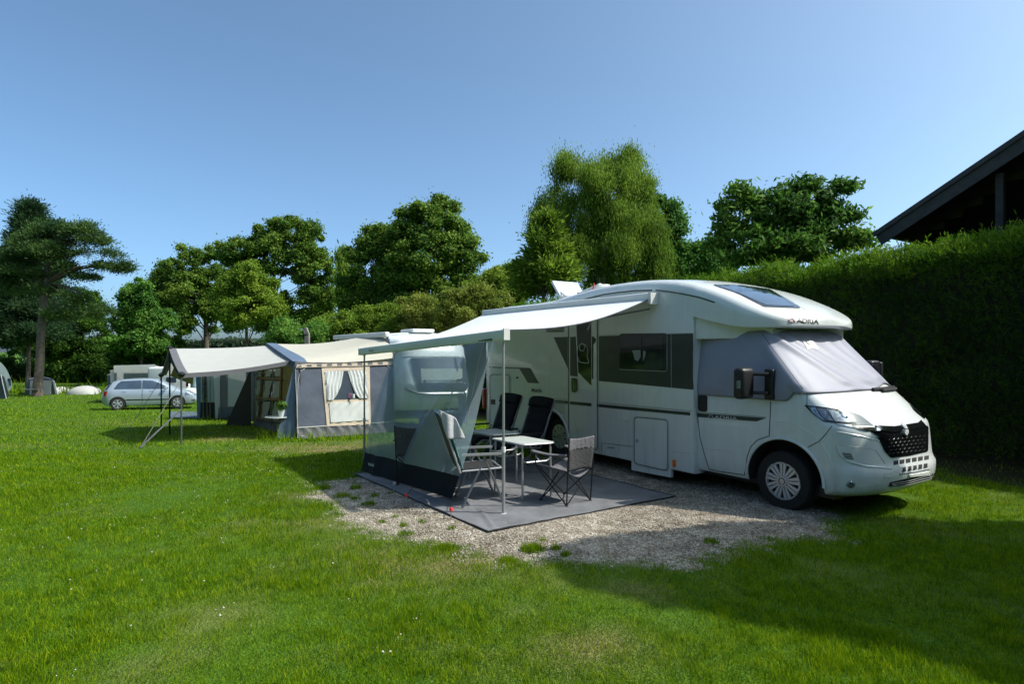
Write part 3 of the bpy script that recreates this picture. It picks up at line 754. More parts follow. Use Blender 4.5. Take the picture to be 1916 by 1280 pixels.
# service hatch with its lower bump-out
bx = MB(); pts = [V3(2.42, 0, .08), V3(1.66, 0, .10), V3(1.66, 0, .26), V3(2.42, 0, .26)]
bx.add([p + W * .002 - Vector((0, 0, 0)) for p in pts] + [p + W * .05 for p in pts], [(0, 1, 2, 3), (7, 6, 5, 4), (0, 4, 5, 1), (1, 5, 6, 2), (2, 6, 7, 3), (3, 7, 4, 0)])
hb = bx.build('skirt_drop', 'paint', mh, smooth=False); sfb = surf_mesh([body, hb])
hatch('service_hatch', [(1188.5, 782), (1248, 788), (1248, 880), (1188.5, 866)], 8, (1193, 825))
hatch('side_hatch', [(919, 703), (952.5, 703), (952.5, 800), (919, 802)], 6)
line('skirt_seam', [(1126, 829), (1184, 836)], sfb, 'gap', mh, .003)
line('skirt_seam', [(1126, 829), (1126, 862)], sfb, 'gap', mh, .003)
line('skirt_seam', [(1256, 845), (1326, 852)], sfb, 'trim', mh, .003)
patch('gas_hatch', rnd([(1137, 836), (1150, 837), (1150, 840), (1137, 839)], 1), sfb, 'plastic_g', mh, .006, 6)
patch('power_socket', rnd([(919, 747), (927.5, 747.5), (927.5, 757.5), (919, 757)], 1.5), sfb, 'black', mh, .008, 5)
patch('water_cap', rnd([(966, 705), (970, 705), (970, 709), (966, 709)], 2), sfb, 'gap', mh, .005, 5)
patch('socket_cover', rnd([(1167, 768), (1179, 769), (1179, 788), (1167, 786)], 2), sfb, 'plastic_w', mh, .022, 5)
patch('side_marker', rnd([(1259, 860), (1265, 861), (1265, 875), (1259, 874)], 3), sfb, 'orange', mh, .012, 4)
tr_ = MB().box(V3(6.70, .06, .86), (.10, .12, .42), ax=(U, W, Vector((0, 0, 1)))).build('tail_lamp', 'red', mh, smooth=False); bevel(tr_, .03)
# living-area window
wn = patch('side_window', rnd([(1160.5, 624.5), (1247.5, 623.5), (1247.5, 693.5), (1160.5, 690)], 5), sfb, 'blackgloss', mh, .014, 14)
sfw = surf_mesh([wn, body])
patch('pane', rnd([(1166, 630), (1200.5, 630), (1200.5, 686), (1166, 685)], 3), sfw, 'glass', wn, .004, 12)
patch('pane', rnd([(1205, 630), (1241, 629.5), (1241, 688), (1205, 687)], 3), sfw, 'glass', wn, .004, 12)
line('window_trim', [(1160.5, 691.5), (1247, 695.2), (1249.2, 692), (1249.2, 625)], sfb, 'trim', wn, .004, off=.012)
patch('curtain', [(1184, 656), (1199, 655), (1199, 668), (1194, 676), (1188, 673)], sfw, 'curtain_dim', wn, .007, 8)
patch('curtain', [(1204, 656), (1209, 658), (1207, 668), (1204, 676)], sfw, 'curtain_dim', wn, .007, 8)
# rear arch flare and skirt
fl = [V3(4.38 + .49 * math.cos(a), -.006, .33 + .49 * math.sin(a)) for a in [math.pi * (i / 24) * 1.04 - .05 for i in range(25)]]
MB().tube(fl, .026, 8).build('arch_flare', 'paint', mh)
# awning rail shadow gap on body / roof gutter
line('gutter', [(915, 586), (1000, 577), (1100, 567)], sfb, 'trim', mh, .006)
# roof hatch, opened, and roof box things
rz_ = cr(zt_tab, 4.3) + .05
hc = V3(4.55, .75, 2.80)
q = [V3(4.75, .45, 2.84), V3(4.75, 1.05, 2.84), V3(4.98, 1.05, 3.12), V3(4.98, .45, 3.12)]
lid = MB(); nrm = (q[1] - q[0]).cross(q[3] - q[0]).normalized(); lid.add([p for p in q] + [p + nrm * .05 for p in q], [(0, 1, 2, 3), (7, 6, 5, 4), (0, 4, 5, 1), (1, 5, 6, 2), (2, 6, 7, 3), (3, 7, 4, 0)])
rh = MB().box(V3(4.45, .75, 2.79), (.6, .62, .08), ax=(U, W, Vector((0, 0, 1)))).build('roof_hatch', 'plastic_w', mh, smooth=False); bevel(rh, .02)
lid.build('hatch_lid', mat('clear_acrylic', (.55, .6, .66), .12, var=.05, coat=1), rh, smooth=False)
for yy in (.5, 1.0): MB().tube([V3(4.6, yy, 2.84), V3(4.86, yy, 2.98)], .012).build('hatch_arm', 'plastic_g', rh)
dish = MB(); dish.tube([V3(4.62, .9, 2.88), V3(4.1, .9, 2.97)], [.07, .085], 14); dish.lathe(V3(4.05, .9, 2.95), Vector((0, 0, 1)), [(.0001, -.1), (.14, -.1), (.16, .02), (.12, .07), (.0001, .08)], 20, closed=False)
dish.build('satellite_unit', 'plastic_w', mh); MB().tube([V3(4.15, .74, 2.9), V3(4.1, .74, 3.04)], .012).build('satellite_clip', 'redp', mh)
MB().box(V3(4.35, .72, 2.86), (.28, .1, .1), ax=(U, W, Vector((0, 0, 1)))).build('roof_bracket', 'trim', mh, smooth=False)
# overcab skylight and lettering
sk = patch('skylight', rnd([(1334, 533.5), (1382, 534.5), (1440, 542), (1498, 577), (1430, 574.5), (1380, 549)], 3), sfo, 'blackgloss', mh, .012, 8)
sfs = surf_mesh([sk, over]); patch('skylight_pane', rnd([(1345, 535.5), (1384, 536.5), (1436, 544), (1487, 573), (1434, 571), (1386, 550)], 3), sfs, 'glassb', sk, .004, 8)
line('overcab_crease', [(1445, 545), (1475, 560), (1507, 580)], sfo, 'trim', mh, .002)
text('brand_lettering', 'ADRIA', [(1490.5, 595.5), (1532, 598.5), (1532, 607), (1490.5, 604)], sfo, 'black', mh, off=.004, bold=.035)
lg = line('brand_emblem', [(1484, 603), (1477, 602), (1475.5, 599), (1478, 596.8), (1484, 597), (1487, 603.5)], sfo, 'logo_red', mh, .005, off=.002, step=3)
line('overcab_seam', [(1435, 613), (1470, 617), (1510, 618.5), (1550, 617), (1563, 612)], sf, 'gap', mh, .004, off=.001)
# cab door
line('cab_door_gap', [(1303.5, 741), (1304.5, 770), (1310, 820), (1318, 850), (1327, 878), (1345, 882), (1393, 889), (1395, 880), (1398, 855), (1405, 836), (1418, 823), (1440, 816)], sfc, 'gap', mh, .0045)
line('cab_door_gap', [(1439.5, 815), (1441, 785), (1442, 751)], sfc, 'gap', mh, .0045)
line('cab_door_crease', [(1311, 840), (1350, 843), (1367, 846)], sfc, 'trim', mh, .002)
patch('cab_door_stripe', [(1304.5, 773), (1434, 782.5), (1416, 788.8), (1305.5, 780.5)], sfc, 'band', mh, .003, 10)
line('cab_pinline', [(1304.5, 771), (1434, 781)], sfc, 'band', mh, .0025)
sfcd = sfc
text('door_lettering', 'ADRIA', [(1337, 777.6), (1380, 780.6), (1380, 786.2), (1337, 783.2)], sfc, 'letters_w', mh, off=.007, bold=.01)
line('door_emblem', [(1333, 783), (1327.5, 782.5), (1326, 780), (1328.5, 777.5), (1333, 778), (1335.5, 783.3)], sfc, 'letters_w', mh, .0035, off=.006, step=3)
patch('cab_door_handle', rnd([(1307.5, 739), (1323.5, 740), (1323.5, 771), (1307.5, 769)], 5), sfc, 'black', mh, .018, 5)
# fender/bumper seams and arch lip
line('bumper_seam', [(1557, 797), (1545, 813), (1533, 826), (1512, 837)], sfc, 'gap', mh, .004)
line('bonnet_gap', [(1510, 735), (1510, 758)], sfc, 'gap', mh, .004)
al = [V3(.03 + .487 * math.cos(a), .075, .34 + .487 * math.sin(a)) for a in [math.pi * i / 30 for i in range(31)]]
MB().tube(al, .017, 8).build('wheel_arch_lip', 'paint', mh)
line('wing_crease', [(1445, 789), (1470, 790), (1495, 798), (1516, 811), (1535, 828), (1550, 850), (1560, 880), (1564, 905)], sfc, 'paint', mh, .010, off=-.006)
# headlight
def mirror_part(o):
    """same part on the far side of the cab"""
    me = o.data.copy()
    for v in me.vertices:
        r = v.co - P0; w_ = r.dot(W); v.co = v.co + W * (2 * (WC - w_))
    me.flip_normals(); c = newobj(o.name.split('.')[0], me, o.parent); return c
hl = patch('headlight', rnd([(1505, 758), (1530, 760.5), (1585, 769), (1610, 778), (1635, 797.5), (1610, 796), (1565, 793), (1540, 789), (1522, 776)], 3), sfc, 'blackgloss', mh, .006, 6)
sfh = surf_mesh([hl, cab])
hp = [patch('lamp_lens', [(1512, 761), (1524, 763), (1534, 780), (1546, 789), (1538, 786), (1522, 774)], sfh, 'lamp', hl, .004, 5),
      patch('lamp_lens', [(1527, 763), (1546, 766), (1560, 788), (1543, 786)], sfh, 'lamp', hl, .004, 5),
      patch('lamp_lens', [(1550, 767), (1580, 771), (1595, 779), (1603, 790), (1575, 790), (1564, 788)], sfh, 'lamp', hl, .006, 5)]
line('lamp_bar', [(1547, 766), (1556, 778), (1563, 789), (1603, 792)], sfh, 'chrome', hl, .004, off=.008)
line('lamp_bar', [(1524, 762), (1532, 776), (1541, 786)], sfh, 'chrome', hl, .003, off=.008)
c_, n_ = sfh(1580, 779); MB().lathe(c_, n_, [(.0001, .012), (.03, .012), (.045, 0), (.0001, 0)], 20, closed=False).build('lamp_projector', 'chrome', hl)
hl2 = mirror_part(hl)
for o in hp:
    c2 = mirror_part(o); c2.parent = hl2
# grille, chrome wings, emblem
gr_ = patch('grille', rnd([(1648, 803), (1735, 797), (1736.5, 800), (1736, 845), (1700, 853), (1666, 857.5), (1655, 845), (1640, 815), (1625, 806)], 4), sfc, 'blackgloss', mh, .006, 7)
patch('grille_top_bar', [(1636, 797.5), (1672, 799), (1716, 792), (1722, 787), (1732, 798), (1700, 806), (1672, 809), (1650, 807)], sfc, 'blackgloss', mh, .014, 6)
patch('chrome_wing', [(1562, 793.5), (1600, 797), (1646, 802), (1648, 806), (1622, 807), (1598, 801)], sfc, 'chrome', mh, .010, 6)
patch('chrome_wing', [(1639, 815), (1653, 815), (1652, 819), (1641, 819)], sfc, 'chrome', mh, .016, 5)
mb = MB()
sfg = surf_mesh([gr_, cab])
for i in range(9):
    for j in range(5):
        x = 1663 + i * 8.2 + (j % 2) * 4; y = 822 + j * 6.6 - i * .9
        if x > 1732: continue
        mb.tube(pline([(x - 2.6, y), (x, y + 2), (x + 2.6, y - .4)], sfg, .002, 3), .0022, 5)
mb.build('grille_mesh', 'band', gr_)
for pts in ([(1687, 791.5), (1690.5, 796.5), (1694, 803), (1689.5, 803.5), (1685.5, 800), (1683.5, 796)], [(1689.5, 804), (1694, 803.5), (1695.5, 809), (1692, 815.5), (1688, 811)]):
    patch('badge', rnd(pts, 1), sfc, 'badge', mh, .03, 3)
# bumper openings
op = patch('bumper_recess', rnd([(1566, 833), (1600, 837), (1635, 843), (1655, 869), (1620, 868), (1585, 860), (1572, 848)], 4), sfc, 'plastic_w', mh, .002, 7)
for i in range(4): line('bumper_slot', [(1576 + i * 1.5, 848 + i * 3.2), (1593 + i * 1.2, 850 + i * 3.0)], sfc, 'gap', mh, .005)
line('recess_lip', [(1566, 833), (1571, 850), (1585, 863), (1620, 873), (1668, 877)], sfc, 'paint', mh, .013, off=-.003)
line('recess_lip', [(1566, 833), (1600, 836.5), (1638, 842), (1656, 868)], sfc, 'plastic_g', mh, .003, off=.0)
for k_, (xa, xb, yt, yb) in enumerate(((1671, 1740, 863, 852), (1687, 1737, 876, 867))):
    nslot = 6 - k_
    for i in range(nslot):
        x = xa + (xb - xa) * (i + .08) / nslot; x2 = xa + (xb - xa) * (i + .78) / nslot
        ya = yt + (yb - yt) * (i + .1) / nslot; yb2 = yt + (yb - yt) * (i + .8) / nslot
        patch('intake_slot', [(x, ya), (x2, yb2), (x2, yb2 + 7.5), (x, ya + 8)], sfc, 'gap', mh, .004, 5)
line('intake_lip', [(1683, 887), (1712, 883), (1740, 877)], sfc, 'plastic_g', mh, .006)
patch('plate_bracket', [(1700, 889), (1738, 883), (1738, 889), (1700, 893)], sfc, 'plastic_w', mh, .012, 6)
patch('lower_grille', rnd([(1665, 903), (1690, 897), (1748, 886), (1740, 896), (1700, 908), (1662, 911)], 2), sfc, 'gap', mh, .004, 6)
for dy in (0, 3.5, 7): line('lower_slat', [(1668, 905 + dy), (1700, 900 + dy), (1742, 889 + dy)], sfc, 'plastic_g', mh, .003, off=.006)
patch('tow_cap', rnd([(1654, 885), (1668, 884), (1668, 893), (1654, 894)], 2), sfc, 'paint', mh, .006, 5)
fg = patch('fog_recess', rnd([(1587, 898), (1600, 894), (1640, 900), (1652, 904), (1640, 908), (1590, 914)], 4), sfc, 'plastic_w', mh, .002, 6)
c_, n_ = sfc(1592, 907); fo = MB().lathe(c_, n_, [(.0001, .018), (.03, .016), (.042, .0), (.0001, 0)], 20, closed=False).build('fog_lamp', 'lamp', mh)
line('bumper_crease', [(1560, 897), (1545, 899), (1532, 899)], sfc, 'trim', mh, .002)
line('bumper_top_crease', [(1566, 808), (1610, 816), (1645, 826), (1660, 850), (1672, 862)], sfc, 'paint', mh, .010, off=-.005)
# cowl and wiper
cw = [V3(*cab_pt(1.375, k), 1.375) for k in range(49, 64)]
MB().tube([p - U * .03 + Vector((0, 0, .005)) for p in cw], .022, 8).build('cowl', 'black', mh)
MB().tube([p - U * .06 - Vector((0, 0, .01)) for p in cw[2:13]], .018, 8).build('wiper', 'rubber', mh)
# mirrors
_V3 = V3
def mirror_unit(side):
    ww = lambda x: x if side < 0 else 2 * WC - x
    V3 = (lambda a, b, c: _V3(a, b, c)) if side < 0 else (lambda a, b, c: _V3(a - .28, b - .10, c + .07))
    hs = MB().box(V3(.38, ww(-.17), 1.46), (.15, .24, .37), ax=(U, W, Vector((0, 0, 1)))).build('mirror', 'black', mh, smooth=False); bevel(hs, .05, 4)
    for zz in (1.57, 1.35): MB().tube([V3(.36, ww(-.1), zz), V3(.18, ww(.0), zz), V3(.19, ww(.09), zz - .01)], .022).build('mirror_arm', 'black', hs)
    b = MB().box(V3(.19, ww(.065), 1.45), (.12, .07, .36), ax=(U, W, Vector((0, 0, 1)))).build('mirror_foot', 'black', hs, smooth=False); bevel(b, .02, 3)
    MB().box(V3(.36, ww(-.293), 1.45), (.05, .012, .09), ax=(U, W, Vector((0, 0, 1)))).build('mirror_indicator', 'lamp', hs, smooth=False)
mirror_unit(-1); mirror_unit(1)

# ---- thermal windscreen cover: shell over the cab's glass
cv = thing('windscreen_cover', V3(.3, WC, 1.3), 'silver grey thermal cover stretched over the motorhome windscreen and cab windows', 'windscreen cover')
cols = list(range(3, NC - 3))
def zlow(k):
    a, b = cab_pt(1.4, k)
    if 26 <= k <= 70:
        x = (k - 48) / 22.
        base = 1.372 - .012 * abs(x)
        if k > 50: base += .06 * math.sin(min(1, (k - 50) / 15) * math.pi) ** 1.5
        return base
    d = min(1, max(0, (a + .12) / .22)); return 1.385 - .12 * d * d * (3 - 2 * d)
def cov(u, v):
    k = cols[0] + u * (cols[-1] - cols[0]); k0 = int(k); f = k - k0
    zl = zlow(k); z = zl + (2.085 - zl) * v
    def pt(kk, zz): a, b = cab_pt(zz, min(NC - 1, max(0, kk))); return V3(a, b, zz)
    p = pt(k, z)
    n = (pt(k + .7, z) - pt(k - .7, z)).cross(pt(k, min(2.08, z + .03)) - pt(k, z - .03)).normalized()
    if n.dot(p - V3(.6, WC, z)) < 0: n = -n
    a, b = cab_pt(z, k); x = (b - WC); front = sstep(27, 33, k) * (1 - sstep(63, 69, k))
    fold = 0
    for (x0, dx, wdt, am) in ((-.80, .62, .075, .034), (-.60, .95, .07, .024), (-.28, .75, .06, .018), (.10, .55, .07, .014), (.45, .2, .08, .012)):
        t_ = max(0, (2.06 - z) / .68); lx = x0 + dx * t_ ** 1.35; fold += am * math.exp(-((x - lx) / (wdt * (.7 + t_))) ** 2)
    fold *= front
    side = .030 * (.5 + .5 * math.sin(a * 5.5 + z * 1.5 + 2 * noise.noise(Vector((a * 2, z * 1.5, 3))))) + .02 * max(0, noise.noise(Vector((a * 3, z * 2.2, 5))))
    fold += (1 - front) * side + .006 * (.6 + noise.noise(Vector((x * 2.2 + z, z * 2.2, 2))))
    edge = min(1, min(v, 1 - v) * 9)
    return p + n * (.012 + max(0, fold) * (.25 + .75 * edge))
mb = MB().sheet(cov, 190, 44)
co = mb.build('cover_shell', 'cover', cv, fix=False, angle=80)
md = co.modifiers.new('thick', 'SOLIDIFY'); md.thickness = .006; md.offset = 0
MB().tube([cov(i / 120, 0) for i in range(121)], .007, 6).build('cover_hem', mat('cover_piping', (.16, .16, .19), .6), cv)
MB().tube([cov((29.5 - 3) / (cols[-1] - 3), v / 20) + Vector((0, 0, 0)) for v in range(1, 20)], .0045, 6).build('cover_seam', 'gap', cv)
sfv = surf_mesh([co]); lb = patch('cover_label', rnd([(1499.5, 638), (1519.5, 639.5), (1531, 654), (1510, 653)], 2), sfv, 'badge', cv, .008, 3)
line('label_mark', [(1507, 641), (1513, 646), (1519, 643.5)], sfv, 'letters', lb, .003, off=.013, step=3)

# ================================================================== AWNING
aw = thing('awning', V3(1.65, -2.74, 0), 'pale grey roll-out awning pulled out from the motorhome side on two legs', 'awning')
A0 = Vector((-.096, 6.93, 2.03)); A1 = Vector((-.096, 6.93, 0)) + U * 4.6; A1.z = 1.835
case = MB().box(V3(4.22, -.07, 2.60), (4.62, .15, .13), ax=(U, W, Vector((0, 0, 1)))).build('case', 'plastic_w', aw, smooth=False); bevel(case, .03)
MB().box(V3(1.9, -.08, 2.58), (.05, .17, .16), ax=(U, W, Vector((0, 0, 1)))).build('case_end', 'plastic_w', aw, smooth=False)
def awn(u, v):
    a = V3(1.96 + 4.52 * u, -.13, 2.57); b = A0.lerp(A1, .01 + .98 * u) + Vector((0, 0, .06))
    p = a.lerp(b, v); sag = .09 * math.sin(math.pi * v) * (.6 + .8 * (2 * u - 1) ** 2); p.z -= sag + .012 * math.sin(u * 31) * math.sin(math.pi * v) * .3; return p
MB().sheet(awn, 60, 30).build('fabric', 'awning', aw, fix=False)
MB().tube([awn(0, v / 24) - Vector((0, 0, .006)) for v in range(25)], .008, 6).build('fabric_hem', 'tent_border', aw)
d_ = (A1 - A0).normalized(); up = Vector((0, 0, 1)); sd = d_.cross(up)
rail = MB().box((A0 + A1) / 2 + Vector((0, 0, -.005)), ((A1 - A0).length + .1, .07, .125), ax=(d_, sd, up)).build('lead_rail', 'plastic_w', aw, smooth=False); bevel(rail, .02)
MB().box(A0 - d_ * .06 + Vector((0, 0, .0)), (.025, .08, .13), ax=(d_, sd, up)).build('rail_end_cap', 'plastic_w', aw, smooth=False)
MB().box(A1 + d_ * .055 + Vector((0, 0, .0)), (.02, .08, .13), ax=(d_, sd, up)).build('rail_end_cap', 'plastic_w', aw, smooth=False)
text('rail_lettering', 'THULE', [(690, 655), (699, 654), (699, 657.6), (690, 658.4)], surf_mesh([rail]), 'letters', aw, off=.003, bold=.03)
for P, s_ in ((A0 + d_ * .0, 1), (A1 - d_ * .13, 1)):
    g_ = gp(P.x, P.y); mid = g_.lerp(P, .36)
    l = MB().tube([g_ + Vector((0, 0, .012)), mid], .019, 10).tube([mid, P - Vector((0, 0, .05))], .015, 10).build('leg', 'alu', aw)
    MB().lathe(g_, up, [(.0001, .0), (.045, .0), (.04, .012), (.02, .02), (.0001, .02)], 14, closed=False).build('leg_foot', 'plastic_g', l)
    MB().tube([mid - Vector((0, 0, .03)), mid + Vector((0, 0, .03))], .025, 10).build('leg_clamp', 'plastic_w', l)
    MB().box(P - Vector((0, 0, .06)), (.035, .04, .05)).build('leg_bracket', 'plastic_w', l, smooth=False)
# folding arm at the van side
MB().tube([V3(2.0, -.05, 2.44), V3(2.9, -.35, 2.32), V3(2.0, -1.2, 2.12)], .014).build('tension_arm', 'greymetal', aw)

# ---- front sun screen hung from the rail
ss = thing('sun_screen', (A0 + U * 2).xy.to_3d(), 'translucent blue grey screen with a black foot band hanging from the awning rail', 'sun screen')
TL = A0 + d_ * 3.30 - Vector((0, 0, .07)); TR = A0 + d_ * .17 - Vector((0, 0, .07))
TL = CAM + ray(737, 659) * ((A0 + d_ * 3.34).y); TR = CAM + ray(921, 637) * ((A0 + d_ * .16).y)
BL = G(676, 884) + Vector((0, 0, .0)); BL = at(677, 881, 9.3); BR = at(846, 934, 7.45)
def scr(u, v, flat=False):
    a = TL.lerp(TR, u); b = BL.lerp(BR, u)
    p = a.lerp(b, v)
    # edges pulled in, fold running down from the upper right corner
    p.x += .20 * math.sin(math.pi * v) * (u - .62) * .35
    f = .05 * math.exp(-((u - (.86 - .42 * v)) / .07) ** 2) * math.sin(math.pi * v) + .02 * math.sin(u * 9 + v * 3) * math.sin(math.pi * v) + .03 * math.exp(-((u - .08 - .1 * v) / .05) ** 2) * v
    q = p - W * f * 1.4; 
    return q
VB = .855
MB().sheet(lambda u, v: scr(u, v * VB), 80, 50).build('screen_panel', 'screen', ss, fix=False, angle=80)
bb = MB().sheet(lambda u, v: scr(u, VB - .004 + v * (1.004 - VB)) - W * .004, 80, 10).build('foot_band', 'screen_black', ss, fix=False, angle=80)
MB().tube([TL.lerp(TR, u / 20) - Vector((0, 0, -.012)) for u in range(21)], .010, 6).build('top_cord', 'black', ss)
for u in (.045, .94): MB().tube([scr(u, v / 30 * VB) - W * .006 for v in range(31)], .0035, 5).build('seam', 'trim', ss)
sfz = surf_mesh([bb]); text('foot_lettering', 'THULE', [(689, 866.5), (700, 868.5), (700, 873.5), (689, 871.5)], sfz, 'letters_w', ss, off=.004, bold=.03)
for (a, b) in ((scr(0, 1), G(664, 897)), (scr(.37, 1), G(737, 921)), (scr(.62, 1), G(760, 944)), (scr(1, 1), G(844, 972))):
    MB().tube([a, b + Vector((0, 0, .1))], .005, 6).build('guy_strap', 'black', ss)
pg = None
for i, (x, y, lab) in enumerate(((844, 972, 'red headed ground peg beside the lower right corner of the screen'), (760, 944, 'red headed ground peg at the mat edge behind the screen foot'), (737, 921, 'plain tent peg left of the red ones at the mat edge'))):
    b = G(x, y); t = thing('tent_peg', b, lab, 'peg', 'pegs holding the sun screen')
    MB().tube([b - Vector((0, 0, .02)), b + Vector((0, 0, .10))], .006, 6).build('shaft', 'alu', t)
    MB().lathe(b + Vector((0, 0, .10)), up, [(.0001, -.012), (.018, -.01), (.02, .015), (.012, .03), (.0001, .032)], 12, closed=False).build('head', 'redp' if i < 2 else 'plastic_g', t)

# ---- ground mat
def matf(u, v):
    s_ = 1.14 + 3.6 * v; w_ = -3.25 + 2.76 * u
    if v < .3: w_ -= .0
    w_ -= .14 * v * (1 - u)
    p = V3(s_, w_, 0); z = gz(p.x, p.y) + .012 + .010 * noise.noise(Vector((p.x * 2.5, p.y * 2.5, 4))) + .006 * noise.noise(Vector((p.x * 9, p.y * 9, 4)))
    for (cs, cw_, sl, am) in ((1.6, -3.0, .35, .018), (2.2, -1.2, -.5, .016), (3.2, -2.6, .2, .014)):
        z += am * math.exp(-(((w_ - cw_) - sl * (s_ - cs)) / .03) ** 2) * math.exp(-((s_ - cs) / .4) ** 2)
    e = min(u, 1 - u, v, 1 - v); z += .012 * max(0, noise.noise(Vector((p.x * 1.3, p.y * 1.3, 7)))) * (e < .03)
    p.z = z; return p
gmat = MB().sheet(matf, 130, 170).build('ground_mat', 'mat', fix=False, angle=80); tag(gmat, 'dark grey woven mat spread on the gravel under the awning', 'ground mat')
edge = [matf(i / 40, 0) for i in range(41)] + [matf(1, i / 40) for i in range(1, 41)] + [matf(1 - i / 40, 1) for i in range(1, 41)] + [matf(0, 1 - i / 40) for i in range(1, 40)]
MB().tube(edge, .009, 5, closed=True).build('mat_hem', 'black', gmat)

# ================================================================== CAMP FURNITURE
def L3(o, fx, x, y, z):
    """local frame: fx = facing direction (unit, horizontal)"""
    sx = Vector((-fx.y, fx.x, 0)); return Vector(o) + fx * x + sx * y + Vector((0, 0, z))
# tables
def table(c, a, b, la, lb, h, label):
    t = thing('camping_table', c, label, 'table', 'camping tables under the awning')
    P = lambda x, y, z: Vector(c) + a * x + b * y + Vector((0, 0, z))
    loop = rnd([(-la / 2, -lb / 2), (la / 2, -lb / 2), (la / 2, lb / 2), (-la / 2, lb / 2)], .06)
    n = len(loop); V = [P(x, y, h) for x, y in loop] + [P(x, y, h - .022) for x, y in loop]
    Fs = [tuple(range(n)), tuple(range(n, 2 * n))[::-1]] + [(i, (i + 1) % n, (i + 1) % n + n, i + n) for i in range(n)]
    tt = build('tabletop', V, Fs, 'tabletop', t)
    MB().tube([P(x, y, h - .012) for x, y in loop], .013, 6, True).build('table_edge', 'alu', tt)
    for sx in (-1, 1):
        for sy in (-1, 1):
            q = P(sx * (la / 2 - .04), sy * (lb / 2 - .03), 0); q2 = P(sx * (la / 2 - .05), sy * (lb / 2 - .035), h - .02)
            g_ = gp(q.x, q.y, .02); MB().tube([g_, q2], .013, 8).build('leg', 'alu', t)
        y0 = lb / 2 - .035; xx = sx * (la / 2 - .05)
        MB().tube([P(xx, -y0, h - .19), P(xx, -y0 + .02, h - .225), P(xx, -y0 + .06, h - .24), P(xx, y0 - .06, h - .24), P(xx, y0 - .02, h - .225), P(xx, y0, h - .19)], .011, 8).build('cross_bar', 'alu', t)
        MB().tube([P(xx, y0 * .2, h - .24), P(sx * .05, y0 * .2, h - .03)], .009, 6).build('brace', 'alu', t)
    return t
f0 = Vector((.127, 7.49, 0)); ta = Vector((-.60, .80, 0)).normalized(); tb = Vector((.88, .47, 0)).normalized()
table(f0 + ta * .335 + tb * .235, ta, tb, .67, .47, .705, 'pale topped aluminium camping table between the awning leg and the camp chair')
table(Vector((-.27, 8.72, 0)), ta, tb, .60, .47, .70, 'second camping table behind the first, in front of the far recliner')
# recliners
def recliner(o, fx, label):
    t = thing('recliner', o, label, 'recliner', 'black padded recliners by the motorhome')
    P = lambda x, y, z: L3(o, fx, x, y, z)
    pathc = [(.62, .30), (.58, .40), (.45, .47), (.25, .44), (.04, .40), (-.02, .42), (-.06, .52), (-.14, .70), (-.21, .88), (-.27, 1.04), (-.30, 1.12)]
    def pad(u, v):
        i = v * (len(pathc) - 1); k = min(len(pathc) - 2, int(i)); f = i - k
        x = pathc[k][0] * (1 - f) + pathc[k + 1][0] * f; z = pathc[k][1] * (1 - f) + pathc[k + 1][1] * f
        wd = .235 if v < .82 else .265 - .04 * max(0, (v - .95) / .05) ** 2
        return P(x + .005 * math.sin(v * 70), (u - .5) * 2 * wd, z + .015 * math.sin(math.pi * u))
    o1 = MB().sheet(pad, 10, 90).build('padding', 'recl', t, fix=False); md = o1.modifiers.new('thick', 'SOLIDIFY'); md.thickness = .045; md.offset = 0
    hp_ = MB().sheet(lambda u, v: pad(u, .86 + .15 * v) + fx * .035, 8, 8).build('headrest', 'recl', t, fix=False); md = hp_.modifiers.new('thick', 'SOLIDIFY'); md.thickness = .05; md.offset = 0
    for s in (-1, 1):
        y = s * .29
        MB().tube([P(-.03, y, .40), P(-.1, y, .58), P(-.2, y, .85), P(-.3, y, 1.1)] + ([P(-.305, 0, 1.13)] if s < 0 else []), .013, 8).build('back_frame', 'greymetal', t)
        MB().tube([P(-.03, y, .40), P(.46, y, .45), P(.63, y, .3)], .012, 8).build('seat_frame', 'greymetal', t)
        MB().box(P(.18, s * .32, .62), (.42, .05, .025), ax=(fx, Vector((-fx.y, fx.x, 0)), up)).build('armrest', 'black', t, smooth=False)
        a = P(-.22, y, 0); b = P(.42, y, 0)
        MB().tube([gp(a.x, a.y, .02), P(.3, s * .31, .6)], .012, 8).build('leg', 'greymetal', t)
        MB().tube([gp(b.x, b.y, .02), P(-.08, s * .31, .6)], .012, 8).build('leg', 'greymetal', t)
        lc = MB()
        for i in range(16):
            zz = .5 + i * .035; xx = -.05 - (zz - .42) * .38
            lc.tube([P(xx, s * .235, zz), P(xx - .01, s * .292, zz + .012)], .004, 4)
        lc.build('lacing', 'letters_w', t)
    return t
r1 = recliner(V3(3.50, -1.12, 0), (-W).normalized(), 'black recliner with its back to the motorhome, nearer the entrance door')
def copytree(o, parent=None):
    c = o.copy(); COL.objects.link(c); c.parent = parent; c.matrix_parent_inverse = o.matrix_parent_inverse.copy()
    for ch in list(o.children): copytree(ch, c)
    return c
bpy.context.view_layer.update(); r2 = copytree(r1); r2.location = V3(4.36, -1.12, gz(*V3(4.36, -1.12, 0).xy)); r2['label'] = 'black recliner beside the small side hatch, farther back under the awning'
